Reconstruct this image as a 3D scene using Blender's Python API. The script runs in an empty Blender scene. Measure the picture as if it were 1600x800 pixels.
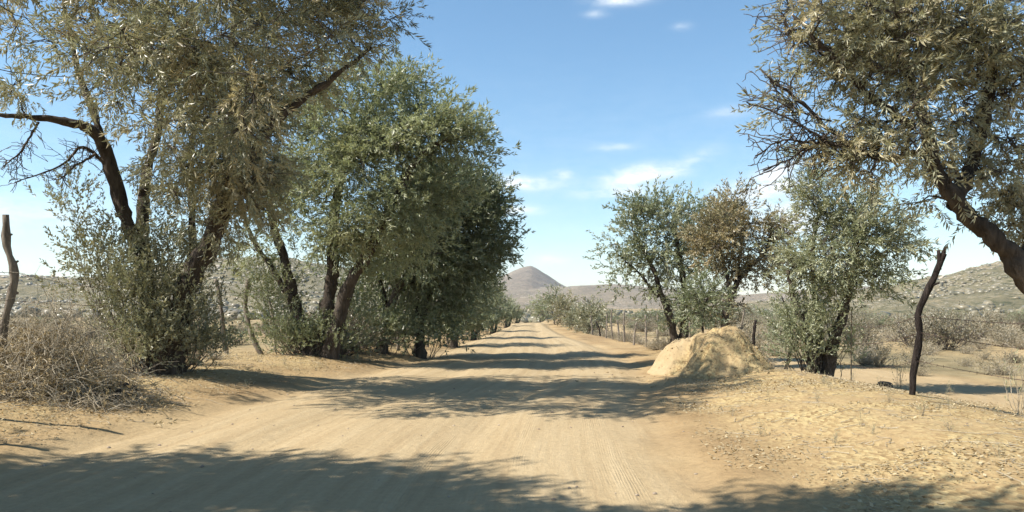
import bpy, math, random
import numpy as np
from mathutils import Vector

SC = bpy.context.scene
# ------------------------------------------------------------------ camera, sky, sun, exposure
F = 1256.0; HZ = 480.0; CH = 1.5            # focal length in photo pixels, horizon row, eye height
cam = bpy.data.cameras.new('camera'); cam_o = bpy.data.objects.new('camera', cam)
SC.collection.objects.link(cam_o); SC.camera = cam_o
cam.sensor_width = 36; cam.lens = 36 * F / 1600; cam.shift_y = 80 / 1600
cam.clip_start = 0.1; cam.clip_end = 9000
cam_o.location = (0, 0, CH); cam_o.rotation_euler = (math.pi / 2, 0, 0)

SUN_EL = math.radians(49); SUN_AZ = math.radians(-104)     # azimuth from +Y towards +X
w = bpy.data.worlds.new('World'); SC.world = w; w.use_nodes = True
nt = w.node_tree; N = nt.nodes; L = nt.links; N.clear()
def nd(nodes, t, **kw):
    n = nodes.new(t)
    for k, v in kw.items(): setattr(n, k, v)
    return n
sky = nd(N, 'ShaderNodeTexSky', sky_type='NISHITA', sun_disc=False, sun_elevation=SUN_EL, sun_rotation=SUN_AZ,
         altitude=300, air_density=1.0, dust_density=0.25, ozone_density=2.0)
bg = nd(N, 'ShaderNodeBackground'); bg.inputs[1].default_value = 0.10
out = nd(N, 'ShaderNodeOutputWorld'); L.new(bg.outputs[0], out.inputs[0])
tc = nd(N, 'ShaderNodeTexCoord'); sep = nd(N, 'ShaderNodeSeparateXYZ'); L.new(tc.outputs['Generated'], sep.inputs[0])
def m(op, a, b=None, c=None):
    n = nd(N, 'ShaderNodeMath', operation=op)
    for i, v in enumerate((a, b, c)):
        if v is None: continue
        if isinstance(v, (int, float)): n.inputs[i].default_value = v
        else: L.new(v, n.inputs[i])
    return n.outputs[0]
az = m('ARCTAN2', sep.outputs[0], sep.outputs[1]); el = m('ARCSINE', sep.outputs[2])
comb = nd(N, 'ShaderNodeCombineXYZ'); L.new(m('MULTIPLY', az, 9), comb.inputs[0]); L.new(m('MULTIPLY', el, 36), comb.inputs[1])
no = nd(N, 'ShaderNodeTexNoise'); no.inputs['Scale'].default_value = 1.6; no.inputs['Detail'].default_value = 8; no.inputs['Roughness'].default_value = .62
L.new(comb.outputs[0], no.inputs['Vector'])
comb2 = nd(N, 'ShaderNodeCombineXYZ'); L.new(m('MULTIPLY', az, 9), comb2.inputs[0]); L.new(m('MULTIPLY', el, 16), comb2.inputs[1])
no2 = nd(N, 'ShaderNodeTexNoise'); no2.inputs['Scale'].default_value = 5; no2.inputs['Detail'].default_value = 9; no2.inputs['Roughness'].default_value = .65; no2.inputs['Distortion'].default_value = .4
L.new(comb2.outputs[0], no2.inputs['Vector'])
def sky_dir(px, py):
    a = math.atan((px - 800) / F); e = math.atan((HZ - py) / math.hypot(F, px - 800)); return a, e
total = None
# clouds: where each stands in the sky, half sizes in photo pixels, density
for (px, py, rx, ry, k, tilt) in [(968, 0, 38, 8, .55, 0), (1066, 42, 13, 5, .2, 0), (930, 22, 16, 5, .3, 0), (803, 287, 62, 9, .75, 0),
                                  (995, 274, 42, 12, .95, -.14), (968, 300, 62, 8, .5, -.05), (1070, 260, 38, 12, .28, -.5),
                                  (878, 272, 14, 6, .5, 0), (800, 328, 42, 7, .6, 0), (1200, 290, 50, 11, 1.0, 0), (1218, 267, 30, 9, .9, -.2),
                                  (1190, 322, 60, 20, .45, 0), (1110, 330, 50, 12, .3, 0), (858, 406, 24, 9, .55, 0), (960, 230, 26, 6, .25, 0), (1140, 175, 30, 8, .2, 0),
                                  (30, 335, 90, 22, .35, 0), (1240, 350, 60, 24, .7, 0)]:
    a0, e0 = sky_dir(px, py)
    da = m('SUBTRACT', az, a0); de = m('SUBTRACT', el, e0)
    if tilt: de = m('SUBTRACT', de, m('MULTIPLY', da, -tilt))
    q = m('ADD', m('POWER', m('ABSOLUTE', m('DIVIDE', da, rx / F)), 2), m('POWER', m('ABSOLUTE', m('DIVIDE', de, ry / F)), 2))
    v = m('MULTIPLY', m('POWER', 2.718, m('MULTIPLY', q, -1)), k)
    total = v if total is None else m('ADD', total, v)
# the same thin haze cloud goes on round the rest of the sky, low down
low = m('MULTIPLY', m('POWER', 2.718, m('MULTIPLY', m('POWER', m('DIVIDE', m('SUBTRACT', el, .13), .12), 2), -1)), .09)
nz = m('ADD', m('MULTIPLY', no.outputs[0], .6), m('MULTIPLY', no2.outputs[0], .4))
f1 = m('MULTIPLY', total, m('MULTIPLY', m('SUBTRACT', nz, .33), 6.5))
f2 = m('MULTIPLY', low, m('MULTIPLY', m('SUBTRACT', nz, .4), 4))
f2 = m('MAXIMUM', f2, 0); f1 = m('MAXIMUM', f1, 0)
fac = m('MINIMUM', m('ADD', f1, f2), .92)
mixc = nd(N, 'ShaderNodeMix', data_type='RGBA'); L.new(fac, mixc.inputs[0])
hsv = nd(N, 'ShaderNodeHueSaturation'); hsv.inputs['Hue'].default_value = .491; hsv.inputs['Saturation'].default_value = 1.1; hsv.inputs['Value'].default_value = 1.0
L.new(sky.outputs[0], hsv.inputs['Color']); L.new(hsv.outputs[0], mixc.inputs[6])
mixc.inputs[7].default_value = (6.3, 6.6, 6.8, 1)
L.new(mixc.outputs[2], bg.inputs[0])

sun = bpy.data.lights.new('sun', 'SUN'); sun.energy = 5.0; sun.angle = math.radians(.53); sun.color = (1, .94, .85)
sun_o = bpy.data.objects.new('sun', sun); SC.collection.objects.link(sun_o)
sd = Vector((math.sin(SUN_AZ) * math.cos(SUN_EL), math.cos(SUN_AZ) * math.cos(SUN_EL), math.sin(SUN_EL)))
sun_o.rotation_euler = sd.to_track_quat('Z', 'Y').to_euler(); sun_o.location = sd * 60
SC.view_settings.view_transform = 'Standard'; SC.view_settings.look = 'None'; SC.view_settings.gamma = 1
SC.view_settings.exposure = 0.92; SC.view_settings.use_curve_mapping = False
SC.cycles.max_bounces = 8; SC.cycles.diffuse_bounces = 4; SC.cycles.transmission_bounces = 4; SC.cycles.volume_bounces = 0

# ------------------------------------------------------------------ helpers
R = np.random.default_rng(7)
COL = SC.collection
def tag(o, label=None, cat=None, group=None, kind=None):
    if label: o['label'] = label
    if cat: o['category'] = cat
    if group: o['group'] = group
    if kind: o['kind'] = kind
    return o
def empty(name, loc, label=None, cat=None, group=None):
    o = bpy.data.objects.new(name, None); COL.objects.link(o); o.location = loc
    o.empty_display_size = .2
    return tag(o, label, cat, group)

def vhash(ix, iy, s):
    n = (ix.astype(np.int64) * 374761393 + iy.astype(np.int64) * 668265263 + s * 1442695041) & 0x7fffffff
    n = ((n ^ (n >> 13)) * 1274126177) & 0x7fffffff
    return ((n ^ (n >> 16)) & 0xffffff) / float(0xffffff)
def vnoise(x, y, s=0):
    x = np.asarray(x, float); y = np.asarray(y, float)
    ix = np.floor(x); iy = np.floor(y); fx = x - ix; fy = y - iy
    fx = fx * fx * (3 - 2 * fx); fy = fy * fy * (3 - 2 * fy)
    a = vhash(ix, iy, s); b = vhash(ix + 1, iy, s); c = vhash(ix, iy + 1, s); d = vhash(ix + 1, iy + 1, s)
    return (a + (b - a) * fx) * (1 - fy) + (c + (d - c) * fx) * fy - .5
def fbm(x, y, s=0, o=4, g=.5):
    t = 0; amp = 1
    for k in range(o):
        t = t + amp * vnoise(x * 2 ** k + 17.3 * k, y * 2 ** k - 9.1 * k, s + k); amp *= g
    return t
def sstep(a, b, x):
    t = np.clip((np.asarray(x, float) - a) / (b - a), 0, 1); return t * t * (3 - 2 * t)

class MB:
    """collects vertices, polygons and point attributes and links them as one mesh"""
    def __init__(s): s.v = []; s.f = []; s.n = 0; s.attr = {}
    def add(s, verts, faces, **attr):
        verts = np.asarray(verts, np.float32).reshape(-1, 3); faces = np.asarray(faces, np.int32)
        s.v.append(verts); s.f.append(faces + s.n); s.n += len(verts)
        for k in set(list(attr) + list(s.attr)):
            if k not in s.attr: s.attr[k] = [np.zeros(s.n - len(verts), np.float32)]
            a = attr.get(k, 0.0); s.attr[k].append(np.broadcast_to(np.asarray(a, np.float32), (len(verts),)))
    def mesh(s, name, mat, smooth=True, normals=None):
        v = np.concatenate(s.v); me = bpy.data.meshes.new(name)
        tot = np.concatenate([np.full(len(f), f.shape[1], np.int32) for f in s.f])
        idx = np.concatenate([f.reshape(-1) for f in s.f]).astype(np.int32)
        me.vertices.add(len(v)); me.vertices.foreach_set('co', v.reshape(-1))
        me.loops.add(len(idx)); me.loops.foreach_set('vertex_index', idx)
        me.polygons.add(len(tot)); st = np.concatenate([[0], np.cumsum(tot)[:-1]]).astype(np.int32)
        me.polygons.foreach_set('loop_start', st); me.polygons.foreach_set('loop_total', tot)
        me.update(calc_edges=True)
        me.polygons.foreach_set('use_smooth', np.full(len(tot), smooth))
        for k, a in s.attr.items():
            at = me.attributes.new(k, 'FLOAT', 'POINT'); at.data.foreach_set('value', np.concatenate(a).astype(np.float32))
        me.materials.append(mat)
        if normals is not None: me.normals_split_custom_set_from_vertices(normals)
        return me
    def build(s, name, mat, parent=None, loc=None, smooth=True, normals=None):
        if not s.v: return None
        o = bpy.data.objects.new(name, s.mesh(name, mat, smooth, normals)); COL.objects.link(o)
        if parent is not None: o.parent = parent
        if loc is not None: o.location = loc
        return o

def tube(mb, pts, rad, sides=6, rough=0.0, cap=True, **attr):
    P = np.asarray(pts, float); n = len(P); rad = np.broadcast_to(np.asarray(rad, float), (n,))
    T = np.gradient(P, axis=0); T /= np.linalg.norm(T, axis=1)[:, None] + 1e-9
    ref = np.array([0, 0, 1.]) if abs(T[0, 2]) < .8 else np.array([1., 0, 0])
    U = np.cross(T, ref); U /= np.linalg.norm(U, axis=1)[:, None] + 1e-9
    V = np.cross(T, U)
    a = np.arange(sides) * 2 * math.pi / sides
    rr = rad[:, None] * (1 + (rough * (R.random((n, sides)) - .5) * 2 if rough else 0))
    ring = P[:, None] + rr[..., None] * (np.cos(a)[None, :, None] * U[:, None] + np.sin(a)[None, :, None] * V[:, None])
    i = np.arange(n - 1)[:, None] * sides; j = np.arange(sides)[None]; k = (j + 1) % sides
    f = np.stack([i + j, i + k, i + sides + k, i + sides + j], -1).reshape(-1, 4)
    mb.add(ring.reshape(-1, 3), f, **attr)
    if cap and sides > 3:
        base = (n - 1) * sides
        mb.f.append(np.array([[base + q for q in range(sides)]], np.int32) + mb.n - n * sides)

def spline(pts, n):
    P = np.asarray(pts, float); k = len(P)
    if k == 2: t = np.linspace(0, 1, n)[:, None]; return P[0] * (1 - t) + P[1] * t
    Q = np.vstack([2 * P[0] - P[1], P, 2 * P[-1] - P[-2]]); out = []
    ts = np.linspace(0, k - 1, n)
    for t in ts:
        i = min(int(t), k - 2); u = t - i; a, b, c, d = Q[i:i + 4]
        out.append(.5 * ((2 * b) + (c - a) * u + (2 * a - 5 * b + 4 * c - d) * u * u + (3 * b - a - 3 * c + d) * u ** 3))
    return np.array(out)

# ------------------------------------------------------------------ terrain shape
EY = [0, 8, 12, 16, 20, 24, 30, 45, 63, 80, 110, 160, 400]
EL = [-5.3, -4.9, -4.4, -3.9, -3.3, -2.9, -2.6, -1.7, -.7, .1, 1.4, 3.0, 10]
ER = [1.5, 1.75, 2.0, 2.9, 3.2, 3.5, 3.7, 3.1, 3.1, 3.5, 4.6, 6.2, 13]
def track_x(y): return np.interp(y, [-20, 14, 20, 27, 40, 53, 80, 140, 400], [10.6, 10.0, 9.4, 8.8, 7.8, 7.2, 8.6, 16, 60])
def gz(x, y):
    x = np.asarray(x, float); y = np.asarray(y, float)
    el = np.interp(y, EY, EL); er = np.interp(y, EY, ER)
    ul = el - x; ur = x - er
    z = np.zeros(np.broadcast(x, y).shape)
    z = z + .36 * sstep(-.5, 2.0, ul) - .35 * sstep(4.5, 14, ul)
    near = 1 - sstep(17, 30, y)
    ridge = (.30 * near + .14 * (1 - near)) * sstep(-.3, 2.6, ur)
    tx = track_x(y)
    z = z + ridge - (ridge + .22) * sstep(-5.2 * near - 3.5 * (1 - near) + .3, -1.3, x - tx)
    z = z - 1.2 * sstep(60, 200, y) * sstep(0, 10, ur)          # the valley floor drops a little on the right
    z = z - .5 * sstep(60, 160, y)
    inr = sstep(0, .8, -ul) * sstep(0, .8, -ur)
    c = (el + er) / 2; hw = (er - el) / 2
    q = np.clip((x - c) / hw, -1.3, 1.3)
    z = z - inr * (.05 * (np.exp(-((q + .38) / .13) ** 2) + np.exp(-((q - .3) / .13) ** 2) + .5 * np.exp(-((q + .75) / .1) ** 2)))
    z = z + .16 * sstep(16, 28, y) * vnoise(y * .11, x * .04, 44) - 1.1 * sstep(80, 125, y) * (1 - sstep(8, 22, np.abs(x - 4)))
    k = np.clip(y / 60, 0, 6)
    z = z + .05 * fbm(x * .7, y * .7, 3, 4) * (1 - .55 * inr) + .02 * fbm(x * 3.1, y * 3.1, 9, 3) * (1 - .6 * inr) * (y < 60)
    z = z + .5 * k * fbm(x * .02, y * .02, 21, 3) * (1 - inr)
    # loose ridges of graded sand along both edges
    z = z + .05 * np.exp(-((ul - .25 + .3 * vnoise(y * .4, 0 * y, 5)) / .35) ** 2) + .06 * np.exp(-((ur - .3 + .5 * vnoise(y * .5, 0 * y, 6)) / .4) ** 2)
    return z
def gz1(x, y): return float(gz(np.array([x]), np.array([y]))[0])
def at(px, py, Y):                     # a place in the world, from where it is seen and how far off it is
    return np.array([(px - 800) / F * Y, Y, CH + (HZ - py) / F * Y])
def gat(px, Y):
    x = (px - 800) / F * Y; return np.array([x, Y, gz1(x, Y)])

# ------------------------------------------------------------------ materials
def mat(name, rough=.9, spec=.2):
    mt = bpy.data.materials.new(name); mt.use_nodes = True
    b = mt.node_tree.nodes['Principled BSDF']; b.inputs['Roughness'].default_value = rough
    b.inputs['Specular IOR Level'].default_value = spec
    return mt, mt.node_tree.nodes, mt.node_tree.links, b
def tex(Nn, Ll, kind, scale, detail=4, coord=None, rough=.55, mapping=None):
    t = Nn.new(kind); t.inputs['Scale'].default_value = scale
    if kind == 'ShaderNodeTexNoise': t.inputs['Detail'].default_value = detail; t.inputs['Roughness'].default_value = rough
    g = Nn.new('ShaderNodeTexCoord') if coord is None else None
    src = g.outputs['Object'] if g else coord
    if mapping:
        mp = Nn.new('ShaderNodeMapping'); mp.inputs['Scale'].default_value = mapping; Ll.new(src, mp.inputs[0]); src = mp.outputs[0]
    Ll.new(src, t.inputs['Vector']); return t
def ramp(Nn, Ll, src, stops):
    r = Nn.new('ShaderNodeValToRGB'); e = r.color_ramp.elements
    while len(e) < len(stops): e.new(.5)
    for i, (p, c) in enumerate(stops):
        e[i].position = p; e[i].color = (c[0], c[1], c[2], 1) if isinstance(c, (tuple, list)) else (c, c, c, 1)
    Ll.new(src, r.inputs[0]); return r.outputs[0]
def mix(Nn, Ll, f, a, b, blend='MIX'):
    n = Nn.new('ShaderNodeMix'); n.data_type = 'RGBA'; n.blend_type = blend
    for i, v in ((0, f), (6, a), (7, b)):
        if isinstance(v, (int, float)): n.inputs[i].default_value = v
        elif isinstance(v, tuple): n.inputs[i].default_value = (v[0], v[1], v[2], 1)
        else: Ll.new(v, n.inputs[i])
    return n.outputs[2]
def mth(Nn, Ll, op, a, b=None):
    n = Nn.new('ShaderNodeMath'); n.operation = op
    for i, v in enumerate((a, b)):
        if v is None: continue
        if isinstance(v, (int, float)): n.inputs[i].default_value = v
        else: Ll.new(v, n.inputs[i])
    return n.outputs[0]
def attr(Nn, name):
    a = Nn.new('ShaderNodeAttribute'); a.attribute_name = name; return a.outputs['Fac']
def bump(Nn, Ll, b, h, dist, strength=1.0, prev=None):
    n = Nn.new('ShaderNodeBump'); n.inputs['Distance'].default_value = dist; n.inputs['Strength'].default_value = strength
    Ll.new(h, n.inputs['Height'])
    if prev is not None: Ll.new(prev, n.inputs['Normal'])
    Ll.new(n.outputs[0], b.inputs['Normal']); return n.outputs[0]

def ground_material():
    mt, Nn, Ll, b = mat('dry_ground', .95, .12)
    g = Nn.new('ShaderNodeTexCoord').outputs['Object']
    sandy = ramp(Nn, Ll, tex(Nn, Ll, 'ShaderNodeTexNoise', .35, 6, g).outputs[0], [(.3, (.215, .142, .07)), (.5, (.31, .218, .112)), (.72, (.37, .272, .146))])
    fine = tex(Nn, Ll, 'ShaderNodeTexNoise', 14, 6, g, .7)
    sandy = mix(Nn, Ll, 1, sandy, ramp(Nn, Ll, fine.outputs[0], [(.3, .78), (.5, 1), (.75, 1.16)]), 'MULTIPLY')
    # compacted road: greyer and smoother, drawn out along the wheel tracks (attribute u runs across the road)
    cb = Nn.new('ShaderNodeCombineXYZ'); sp = Nn.new('ShaderNodeSeparateXYZ'); Ll.new(g, sp.inputs[0])
    u = attr(Nn, 'across'); Ll.new(u, cb.inputs[0]); Ll.new(mth(Nn, Ll, 'MULTIPLY', sp.outputs[1], .035), cb.inputs[1])
    st = tex(Nn, Ll, 'ShaderNodeTexNoise', 5.5, 7, cb.outputs[0], .7)
    road = ramp(Nn, Ll, st.outputs[0], [(.25, (.29, .21, .118)), (.46, (.36, .272, .155)), (.56, (.385, .295, .172)), (.75, (.42, .33, .20))])
    road = mix(Nn, Ll, 1, road, ramp(Nn, Ll, fine.outputs[0], [(.3, .88), (.55, 1), (.8, 1.08)]), 'MULTIPLY')
    base = mix(Nn, Ll, attr(Nn, 'road'), sandy, road)
    # leaf litter and straw
    lt = tex(Nn, Ll, 'ShaderNodeTexVoronoi', 26, 0, g, mapping=(1, .55, 1)); lt.inputs['Randomness'].default_value = 1
    spk = ramp(Nn, Ll, lt.outputs['Color'], [(.0, (.13, .085, .04)), (.3, (.28, .195, .09)), (.7, (.46, .36, .18)), (1, (.20, .16, .09))])
    ln = tex(Nn, Ll, 'ShaderNodeTexNoise', 1.1, 5, g, .7)
    lm = mth(Nn, Ll, 'MULTIPLY', attr(Nn, 'litter'), ramp(Nn, Ll, ln.outputs[0], [(.36, 0.1), (.58, .85)]))
    base = mix(Nn, Ll, lm, base, spk)
    # far field: straw, bare soil and low grey scrub
    fn = tex(Nn, Ll, 'ShaderNodeTexNoise', .09, 8, g, .68, mapping=(1, .6, 1))
    fld = ramp(Nn, Ll, fn.outputs[0], [(.34, (.16, .135, .075)), (.44, (.235, .185, .10)), (.52, (.30, .225, .12)), (.6, (.35, .26, .14)), (.68, (.33, .215, .125))])
    f2 = tex(Nn, Ll, 'ShaderNodeTexNoise', 1.7, 6, g, .7, mapping=(1, .6, 1))
    fld = mix(Nn, Ll, 1, fld, ramp(Nn, Ll, f2.outputs[0], [(.3, .55), (.5, 1), (.72, 1.25)]), 'MULTIPLY')
    base = mix(Nn, Ll, attr(Nn, 'field'), base, fld)
    Ll.new(base, b.inputs['Base Color'])
    h1 = tex(Nn, Ll, 'ShaderNodeTexNoise', 7, 8, g, .72)
    p = bump(Nn, Ll, b, h1.outputs[0], .06, .55)
    hs = mth(Nn, Ll, 'MULTIPLY', st.outputs[0], attr(Nn, 'road'))
    p = bump(Nn, Ll, b, hs, .04, .3, p)
    cb2 = Nn.new('ShaderNodeCombineXYZ'); Ll.new(u, cb2.inputs[0]); Ll.new(mth(Nn, Ll, 'MULTIPLY', sp.outputs[1], .012), cb2.inputs[1])
    tr1 = tex(Nn, Ll, 'ShaderNodeTexNoise', 2.4, 2, cb2.outputs[0], .5)      # where wheels have run
    wv = Nn.new('ShaderNodeTexWave'); wv.inputs['Scale'].default_value = 13; wv.inputs['Distortion'].default_value = 3.5; wv.inputs['Detail'].default_value = 3; wv.inputs['Detail Scale'].default_value = 2
    Ll.new(cb.outputs[0], wv.inputs['Vector'])
    tm_ = mth(Nn, Ll, 'MULTIPLY', ramp(Nn, Ll, tr1.outputs[0], [(.52, 0), (.6, 1)]), attr(Nn, 'road'))
    brk = tex(Nn, Ll, 'ShaderNodeTexNoise', .8, 4, g, .6)
    tm_ = mth(Nn, Ll, 'MULTIPLY', tm_, ramp(Nn, Ll, brk.outputs[0], [(.42, 0), (.62, 1)]))
    p = bump(Nn, Ll, b, mth(Nn, Ll, 'MULTIPLY', wv.outputs['Fac'], tm_), .012, .32, p)
    hv = mth(Nn, Ll, 'MULTIPLY', lt.outputs['Distance'], lm); bump(Nn, Ll, b, hv, .02, .6, p)
    return mt
M_ground = ground_material()

def bark_material(name, dark, light, scale=9):
    mt, Nn, Ll, b = mat(name, .92, .15)
    g = Nn.new('ShaderNodeTexCoord').outputs['Object']
    n1 = tex(Nn, Ll, 'ShaderNodeTexNoise', scale, 8, g, .7, mapping=(1, 1, .22))
    n2 = tex(Nn, Ll, 'ShaderNodeTexNoise', 1.7, 4, g)
    c = ramp(Nn, Ll, n1.outputs[0], [(.32, dark), (.68, light)])
    c = mix(Nn, Ll, 1, c, ramp(Nn, Ll, n2.outputs[0], [(.3, .7), (.7, 1.3)]), 'MULTIPLY')
    Ll.new(c, b.inputs['Base Color']); bump(Nn, Ll, b, n1.outputs[0], .09, 1.0); return mt
M_bark = bark_material('rough_bark', (.030, .024, .019), (.125, .10, .078))
M_twig = bark_material('grey_twig', (.085, .068, .055), (.21, .175, .145), 20)
M_dead = bark_material('weathered_wood', (.13, .105, .08), (.36, .31, .25), 16)
M_charred = bark_material('dark_wood', (.014, .011, .010), (.055, .043, .037), 16)
M_brush = bark_material('dry_brush', (.34, .285, .20), (.66, .58, .44), 8)

def leaf_material(name, green, mid, dry, trans=.24):
    """tint runs green to grey-green, dry runs to straw; the underside of the leaf is paler"""
    mt, Nn, Ll, b = mat(name, .40, .6)
    c = mix(Nn, Ll, attr(Nn, 'tint'), green, mid)
    c = mix(Nn, Ll, attr(Nn, 'dry'), c, dry)
    geo = Nn.new('ShaderNodeNewGeometry')
    under = mix(Nn, Ll, .35, c, (.26, .26, .20))
    c2 = mix(Nn, Ll, geo.outputs['Backfacing'], c, under)
    Ll.new(c2, b.inputs['Base Color'])
    tr = Nn.new('ShaderNodeBsdfTranslucent'); Ll.new(mix(Nn, Ll, 1, c, (1.1, 1.12, .85), 'MULTIPLY'), tr.inputs['Color'])
    ms = Nn.new('ShaderNodeMixShader'); ms.inputs[0].default_value = trans
    Ll.new(b.outputs[0], ms.inputs[1]); Ll.new(tr.outputs[0], ms.inputs[2])
    Ll.new(ms.outputs[0], Nn['Material Output'].inputs[0]); return mt
M_leaf = leaf_material('olive_grey_leaf', (.125, .135, .07), (.35, .35, .225), (.50, .41, .245))
M_leaf_green = leaf_material('mid_green_leaf', (.105, .135, .058), (.28, .31, .17), (.38, .33, .18))
M_leaf_pale = leaf_material('pale_green_leaf', (.17, .205, .095), (.37, .39, .25), (.48, .43, .26))
M_leaf_broad = leaf_material('silvery_olive_leaf', (.14, .165, .075), (.37, .40, .235), (.48, .43, .26), .30)
M_leaf_brown = leaf_material('brown_dry_leaf', (.16, .155, .08), (.30, .27, .15), (.45, .35, .19))
M_leaf_scrub = leaf_material('grey_scrub_leaf', (.13, .12, .075), (.22, .195, .13), (.34, .27, .16), .15)
M_litter = leaf_material('fallen_leaf', (.20, .135, .065), (.38, .28, .145), (.54, .43, .26), .1)
M_litter.node_tree.nodes['Principled BSDF'].inputs['Roughness'].default_value = .95; M_litter.node_tree.nodes['Principled BSDF'].inputs['Specular IOR Level'].default_value = .08

def plain_noise(name, stops, scale, rough=.9, bd=.02, mapping=None, spec=.2):
    mt, Nn, Ll, b = mat(name, rough, spec)
    g = Nn.new('ShaderNodeTexCoord').outputs['Object']
    n1 = tex(Nn, Ll, 'ShaderNodeTexNoise', scale, 8, g, .68, mapping=mapping)
    Ll.new(ramp(Nn, Ll, n1.outputs[0], stops), b.inputs['Base Color']); bump(Nn, Ll, b, n1.outputs[0], bd, .8); return mt
M_stone = plain_noise('pale_boulder', [(.3, (.26, .22, .17)), (.7, (.46, .40, .32))], .8, .9, .2)
M_pebble = plain_noise('pebble', [(.3, (.16, .12, .09)), (.7, (.42, .34, .25))], 3, .9, .01)
M_wire = plain_noise('rusty_wire', [(.3, (.05, .035, .03)), (.7, (.12, .08, .06))], 30, .7, .001)
M_rubber = plain_noise('dusty_rubber', [(.3, (.015, .014, .013)), (.75, (.07, .06, .05))], 12, .8, .01)
M_steel = plain_noise('rusted_steel', [(.3, (.10, .075, .05)), (.7, (.20, .17, .12))], 20, .7, .003)

# ------------------------------------------------------------------ ground, road, field track: one seamless sheet, split by zone
def axis_lines(segs):
    out = [segs[0][0]]
    for a, b, s0, s1 in segs:
        x = a
        while x < b - 1e-6:
            t = (x - a) / (b - a); x += s0 * (s1 / s0) ** t; out.append(min(x, b))
    return np.unique(np.array(out))
xp = axis_lines([(0, 8, .085, .085), (8, 20, .085, .3), (20, 60, .3, 1.5), (60, 3200, 1.5, 160)])
xs = np.concatenate([-xp[::-1][:-1], xp])
ys = axis_lines([(-60, -5, 4, 1.0), (-5, 4, 1.0, .3), (4, 5.5, .3, .09), (5.5, 14, .075, .085), (14, 40, .085, .35), (40, 120, .35, 1.6), (120, 4200, 1.6, 160)])
GX, GY = np.meshgrid(xs, ys); GZ = gz(GX, GY)
el_ = np.interp(GY, EY, EL); er_ = np.interp(GY, EY, ER); wob = .35 * vnoise(GY * .6, GX * .3, 12) + .2 * vnoise(GX * 2, GY * 2, 14)
a_road = sstep(-.5, .7, GX - el_ + wob) * sstep(-.4, .8, er_ - GX + wob)
tx_ = track_x(GY); a_tr = (1 - sstep(1.0, 1.7, np.abs(GX - tx_) + wob))
litter = np.clip(sstep(.1, 1.6, GX - er_ + wob) * (1 - sstep(22, 34, GY)) * (1 - sstep(-2.4, -1.2, GX - tx_)) + sstep(.4, 1.6, el_ - GX + wob) * (1 - sstep(24, 40, GY)) * .9, 0, 1)
field = np.clip(sstep(.8, 2.4, GX - tx_ + wob) + (sstep(2.2, 4.5, el_ - GX + wob) * sstep(14, 30, GY)) + sstep(30, 40, GY) * (1 - a_road) * sstep(1.5, 3, GX - er_), 0, 1) * (1 - a_tr)
field = np.maximum(field, sstep(120, 160, GY))
road_col = np.maximum(a_road, a_tr * .75)
hw_ = (er_ - el_) / 2; across = (GX - (el_ + er_) / 2) / hw_ * 3
e = .04
nx = -(gz(GX + e, GY) - gz(GX - e, GY)) / (2 * e); ny = -(gz(GX, GY + e) - gz(GX, GY - e)) / (2 * e)
NR = np.stack([nx, ny, np.ones_like(nx)], -1); NR /= np.linalg.norm(NR, axis=-1)[..., None]
H, W = GX.shape
ii, jj = np.meshgrid(np.arange(H - 1), np.arange(W - 1), indexing='ij')
quads = np.stack([ii * W + jj, ii * W + jj + 1, (ii + 1) * W + jj + 1, (ii + 1) * W + jj], -1).reshape(-1, 4)
cx = GX[:-1, :-1]; cy = GY[:-1, :-1]; rm = (a_road[:-1, :-1] > .5) & (cy < 160); tm = (a_tr[:-1, :-1] > .5) & (cy < 140) & ~rm
P3 = np.stack([GX, GY, GZ], -1).reshape(-1, 3); N3 = NR.reshape(-1, 3)
def sheet(name, mask, label):
    q = quads[mask.reshape(-1)]; u, inv = np.unique(q, return_inverse=True)
    mb = MB(); mb.add(P3[u], inv.reshape(-1, 4), road=road_col.reshape(-1)[u], litter=litter.reshape(-1)[u], field=field.reshape(-1)[u], across=across.reshape(-1)[u])
    o = mb.build(name, M_ground, normals=N3[u]); return tag(o, label, kind='structure')
sheet('dirt_road', rm, 'sandy dirt road with wheel marks and tree shadows across it')
sheet('dirt_track', tm, 'pale second dirt track beyond the right hand fence')
sheet('ground', ~(rm | tm), 'dry ochre ground with leaf litter and straw')

# ------------------------------------------------------------------ hills
def hill_material(name, low, midc, high, scrub, rock, s):
    mt, Nn, Ll, b = mat(name, .95, .1)
    g = Nn.new('ShaderNodeTexCoord').outputs['Object']
    a = tex(Nn, Ll, 'ShaderNodeTexNoise', .012 * s, 8, g, .65)
    c = ramp(Nn, Ll, a.outputs[0], [(.32, low), (.5, midc), (.68, high)])
    d = tex(Nn, Ll, 'ShaderNodeTexNoise', .16 * s, 6, g, .75)
    c = mix(Nn, Ll, ramp(Nn, Ll, d.outputs[0], [(.50, 0), (.58, .85)]), c, scrub)
    v = tex(Nn, Ll, 'ShaderNodeTexNoise', .22 * s, 5, g, .8); v2 = tex(Nn, Ll, 'ShaderNodeTexNoise', .02 * s, 4, g)
    k = mth(Nn, Ll, 'MULTIPLY', ramp(Nn, Ll, v.outputs[0], [(.55, 0), (.6, 1)]), ramp(Nn, Ll, v2.outputs[0], [(.42, 0), (.6, 1)]))
    c = mix(Nn, Ll, k, c, rock)
    Ll.new(c, b.inputs['Base Color']); bump(Nn, Ll, b, d.outputs[0], 3 / s, .8); return mt
M_hill_far = hill_material('far_hill', (.15, .12, .085), (.22, .175, .12), (.31, .24, .16), (.09, .085, .05), (.42, .36, .28), .9)
M_hill_cone = hill_material('cone_hill', (.13, .10, .07), (.185, .145, .10), (.25, .20, .14), (.085, .075, .048), (.33, .28, .21), .9)
M_hill_near = hill_material('rocky_hill', (.125, .115, .07), (.185, .16, .095), (.27, .215, .135), (.06, .068, .036), (.42, .37, .30), 1.6)
HILLS = {}
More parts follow.
